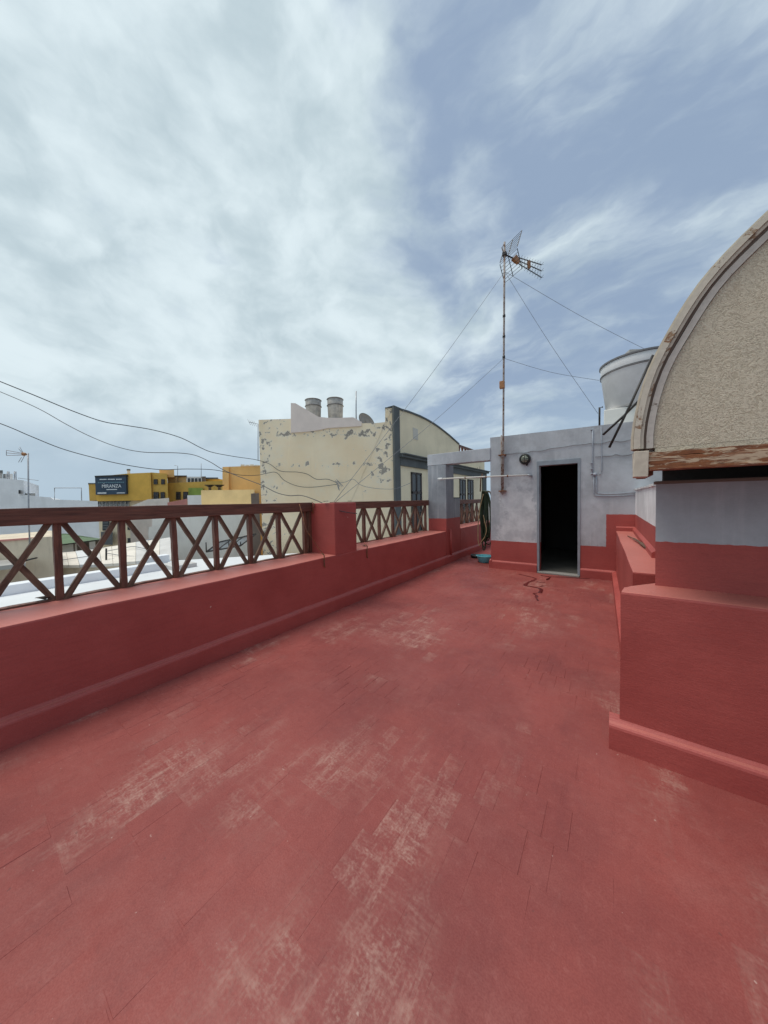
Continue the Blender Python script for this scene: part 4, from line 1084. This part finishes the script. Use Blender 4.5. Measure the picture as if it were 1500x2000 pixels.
# other roofs and walls, from the back forwards
def block(name, label, parts, cat='building', group=None):
    first = parts[0]; c = onD(first[1][0][0], first[1][0][1], first[2])
    t = thing(name, label, cat, (c.x, c.y, ZG), group)
    for nm, top, D, th, mt_ in parts: wall_part(nm, top, D, th, mt_, t)
    return t
wb = block('white_building', 'tall plain white house at the far left behind the small antenna', [('wall', [(-260, 925), (-20, 932), (46, 938), (46.5, 966), (70, 969), (99, 971.5), (104, 975.5), (150, 977), (191, 979)], 26, 9, 'white_wall')])
panel('roof_unit', -14, 923, 5, 935, 27, 1.2, 'old_roofing', wb); panel('roof_unit', 6, 925.5, 25, 936, 27.2, 1.2, 'roof_sheet', wb)
panel('roof_unit_lid', -16, 918.5, 5.5, 923, 26.9, 1.4, 'grey_trim', wb)
for x in (14.5, 28): tube('roof_pipe', [onD(x, 937, 26.5), onD(x, 921, 26.5), onD(x+3, 921, 26.5), onD(x+3.5, 938, 26.5)], .035, 'galvanised', wb, 6)
panel('wall_vent', 50, 963.5, 69, 969, 26.4, .6, 'old_roofing', wb)
panel('wall_lamp', 36, 957, 40, 964, 25.8, .25, 'dark_metal', wb)
t = thing('pipe_frame', 'thin rectangular pipe frame standing on the white roof, left of the billboard', 'frame', tuple(onD(107, 977, 26.3)))
tube('tube', [onD(106.5, 980, 26.3), onD(106.5, 953, 26.3), onD(159, 953, 26.3), onD(159.5, 981, 26.3)], .035, 'galvanised', t, 6)
block('pale_roof_house', 'house with pale sloping sheet roof below the mustard windows', [('wall', [(252, 990), (289, 975), (312, 974), (330, 972.5), (331, 990)], 32, 5, 'pale_sheet')])
block('pink_house', 'small pink-red gable wall beside the pale sloping roof', [('wall', [(327, 981.5), (365.5, 974)], 29, 3, 'pink_wall')])
block('white_house', 'narrow bluish white wall between the pink gable and tan wall', [('wall', [(365.8, 967.5), (393, 967)], 28, 4, 'white_wall')])
oh = block('orange_house', 'orange plastered house wall left of the flaking cream wall', [('wall', [(434.5, 912), (448, 911.5), (480, 910.5), (503, 909), (520, 908.5)], 25, 5, 'orange_wall')])
panel('pilaster', 434.5, 912.5, 447, 960, 24.85, .3, 'orange_wall', oh)
for k in range(4): panel('coping_tile', 470+k*9, 907.6+R.uniform(-.5, .5), 478+k*9, 910.6, 24.9, .5, 'beige_wall', oh)
tn = block('tan_house', 'low tan yellow wall in front of the orange house', [('wall', [(392.5, 957.5), (440, 957), (497, 956)], 23, 4, 'tan_wall')])
panel('corner_pipe', 495, 962, 497.5, 990, 22.8, .2, 'old_roofing', tn)
for x in (410, 428.5):
    c = onD(x, 957, 23.6); t = thing('roof_cowl', 'dark flared cowl on the tan wall, %s of two' % ('left' if x < 420 else 'right'), 'cowl', tuple(c), 'cowls on the tan wall')
    lathe('post', [(.10, -.1), (.10, .2), (.14, .24)], c, 'brown_wall', t, 12); lathe('hood', [(.14, .22), (.22, .28), (.36, .36), (.38, .385), (.05, .40)], c, 'dark_metal', t, 16)
bw = block('big_white_house', 'large plain off-white wall behind the railing, left of the cream wall', [('wall', [(289.5, 1041), (291, 1030), (297, 1028), (298, 1003), (400, 1001), (493, 999)], 18, 6, 'white_wall_warm')])
block('brown_strip_house', 'narrow dark brown wall at the left foot of the cream wall', [('wall', [(490, 964), (506, 963)], Dc+.25, 1.5, 'brown_wall')])
# green roofed shelter
gs = thing('green_roof_shelter', 'shelter with low green roof and pale panels seen through the railing', 'shelter', tuple(onD(140, 1080, 15)))
bm = prism_bm([onD(90, 1064.5, 14.6), onD(120, 1063, 14.6), onD(198, 1053, 14.6), onD(190, 1051, 18), onD(128, 1042, 18.2), (onD(88, 1043, 18.2))], (0, 0, -.06))
obj('roof', bm, 'green_roof', gs)
obj('eave_board', prism_bm([onD(90, 1064.5, 14.55), onD(120, 1063, 14.55), onD(198, 1053, 14.55), onD(198, 1055, 14.55), onD(120, 1065.4, 14.55), onD(90, 1067, 14.55)], BACK*.06), 'dark_metal', gs)
wall_part('back_wall', [(88, 1060), (196, 1052)], 17.6, .3, 'brown_wall', gs)
obj('panel', tower([(121, 1065), (143, 1062)], 14.9, .1), 'white_wall', gs); obj('panel', tower([(146, 1062), (150, 1061.5)], 14.9, .1), 'white_frame', gs); obj('panel', tower([(174, 1058), (186, 1056.5)], 14.9, .1), 'white_wall', gs)
obj('panel', tower([(104, 1066), (109, 1065)], 14.8, .1), 'white_frame', gs)
# long white sheet roof
lr = thing('sheet_roof', 'wide white sheet roof with wires lying on it, below the green shelter', 'roof', tuple(onD(210, 1100, 13)))
bm = prism_bm([onD(92, 1105, 11.2), onD(170, 1104, 11.2), onD(335, 1093, 11.4), onD(335, 1049, 15.8), onD(250, 1062, 15.2), onD(160, 1076, 14.4), onD(92, 1083, 14)], (0, 0, -.15))
bm.free()
fe = [(92, 1105, 11.2), (170, 1104, 11.2), (250, 1098.8, 11.3), (335, 1093, 11.4)]; be = [(92, 1083, 14), (160, 1076, 14.4), (250, 1062, 15.2), (335, 1049, 15.8)]
def along(E, f):
    f *= len(E)-1; i = min(int(f), len(E)-2); return onD(*E[i]).lerp(onD(*E[i+1]), f-i)
for k in range(11):
    a, b = k/11, (k+.97)/11; dz = Vector((0, 0, R.uniform(-.02, .03)))
    obj('sheet', prism_bm([along(fe, a)+dz, along(fe, b)+dz, along(be, b)+dz, along(be, a)+dz], (0, 0, -.10)), R.choice(['white_roof', 'roof_sheet', 'roof_sheet', 'pale_sheet']), lr)
obj('wall', tower([(92, 1106.5), (170, 1105.5), (335, 1095)], 11.35, 3), 'beige_wall', lr)
obj('ridge_edge', prism_bm([onD(206, 1070, 15.2), onD(292, 1053, 15.6), onD(292, 1055, 15.6), onD(206, 1072, 15.2)], BACK*.2), 'white_frame', lr)
for pts in ([(104, 1098, 11.6), (130, 1094, 12), (178, 1087, 12.6)], [(208, 1078, 13), (240, 1072, 13.4), (262, 1069, 13.6), (290, 1075, 12.8)], [(212, 1094, 12), (250, 1089, 12.4), (285, 1082, 12.8)], [(210, 1082, 12.8), (235, 1086, 12.4), (285, 1090, 12)]):
    tube('wire', [onD(x, y-1.5, D) for x, y, D in pts], .014, 'grey_cable', lr, 5, curve=True)
tube('post', [onD(207.5, 1105, 11.9), onD(207.5, 1071, 11.9)], .03, 'dark_metal', lr, 6)
# beige house with the small antenna
bh = block('beige_house', 'weathered beige wall with red roof edge behind the nearest railing bay', [('wall', [(-260, 1074), (0, 1056.5), (55, 1052), (98, 1048), (103.5, 1049)], 10.4, 4, 'beige_wall')])
obj('red_edge', prism_bm([onD(-260, 1072, 10.35), onD(0, 1054.5, 10.35), (onD(55, 1050.5, 10.35)), onD(55, 1053.5, 10.35), onD(0, 1058, 10.35), onD(-260, 1076, 10.35)], BACK*.2), 'pink_wall', bh)
obj('grey_roof', prism_bm([onD(-200, 1128, 8.9), onD(50, 1100, 8.9), onD(50, 1090, 10.3), onD(-200, 1112, 10.3)], (0, 0, -.12)), 'old_roofing', bh)
tube('old_gutter', [onD(50, 1095, 9.6), onD(60, 1092, 9.8), onD(72, 1089.5, 10)], .025, 'dark_metal', bh, 6)
t = thing('small_antenna', 'slim grey television antenna standing left of the billboard', 'antenna', tuple(onD(58, 1074, 10.2)))
tube('pole', [onD(58.5, 1076, 10.2), onD(56, 1000, 10.2), onD(54.8, 885, 10.2)], .020, 'galvanised', t, 8)
c = onD(54.5, 888, 10.2)
tube('boom', [c, onD(46, 887, 10.2)], .014, 'rust_brown', t, 6)
for dy in (-5, 0, 5): tube('director', [onD(42, 887+dy*.4, 10.2), onD(12.5, 884.5+dy, 10.1)], .007, 'rust_brown', t, 5)
tube('end_bar', [onD(12.5, 879.5, 10.1), onD(12.5, 889.5, 10.1)], .008, 'galvanised', t, 5)
lathe('dipole', [(.02, 0), (.06, .02), (.05, .08), (.02, .12)], onD(44, 887, 10.2), 'orange_plastic', t, 10, RH)
for (p, q) in (((48, 890), (41, 903)), ((46, 886), (38, 872)), ((42, 893), (36, 903)), ((43, 884), (36, 876))): tube('reflector_rod', [onD(*p, 10.2), onD(*q, 10.15)], .008, 'galvanised', t, 5)
tube('cross_dipole', [onD(35, 933.5, 10.2), onD(55, 936, 10.2), onD(75, 938.5, 10.2)], .008, 'galvanised', t, 5)
# white roofs right below the railing
wr = thing('white_roof_house', 'bluish white low roof with parapet directly below the railing', 'building', (-9, 2, ZG))
bm = prism_bm([(-3.72, -6, ZG), (-7.0, -6, ZG), (-7.0, 2.40, ZG), (-8.0, 2.85, ZG), (-6.2, 5.1, ZG), (-5.3, 9, ZG), (-3.72, 9, ZG)], (0, 0, .25-ZG))
obj('roof', hand_made(bm, .008, .8, .6), 'white_roof', wr)
obj('parapet', hand_made(box_bm((-7.22, -6, ZG), (-7.002, 2.36, .395), .02), .01, .8, .5), 'white_wall', wr)
obj('parapet', hand_made(box_bm((-8.1, 2.41, ZG), (-7.9, 2.84, .40), .02), .01, .8, .5), 'white_wall', wr)
box('roof_box', (-7.30, 2.46, .24), (-6.75, 2.90, .33), 'roof_sheet', wr, .01)
box('lower_roof', (-15, 2.9, ZG), (-8.2, 8.4, -1.2), 'white_roof', wr)
# glazed awning
aw = thing('glazed_awning', 'dark glazed awning on thin posts beside the cream wall foot', 'awning', tuple(onD(450, 1085, 14)))
A1, A2, A3, A4 = onD(403, 1078, 13.4), onD(470, 1066, 13.4), onD(500, 1043, 14.8), onD(428, 1059, 14.8)
obj('glass_sheet', prism_bm([A1, A2, A3, A4], (0, 0, -.03)), 'awning_glass', aw)
for a, b in ((A1, A4), (A2, A3), (A1.lerp(A2, .33), A4.lerp(A3, .33)), (A1.lerp(A2, .66), A4.lerp(A3, .66)), (A1, A2), (A4, A3)): tube('rafter', [a+Vector((0, 0, .01)), b+Vector((0, 0, .01))], .03, 'dark_metal', aw, 6)
for f in (0, .33, .66, 1): 
    p = A1.lerp(A2, f); tube('post', [p, Vector((p.x, p.y, -.12))], .025, 'dark_metal', aw, 6)
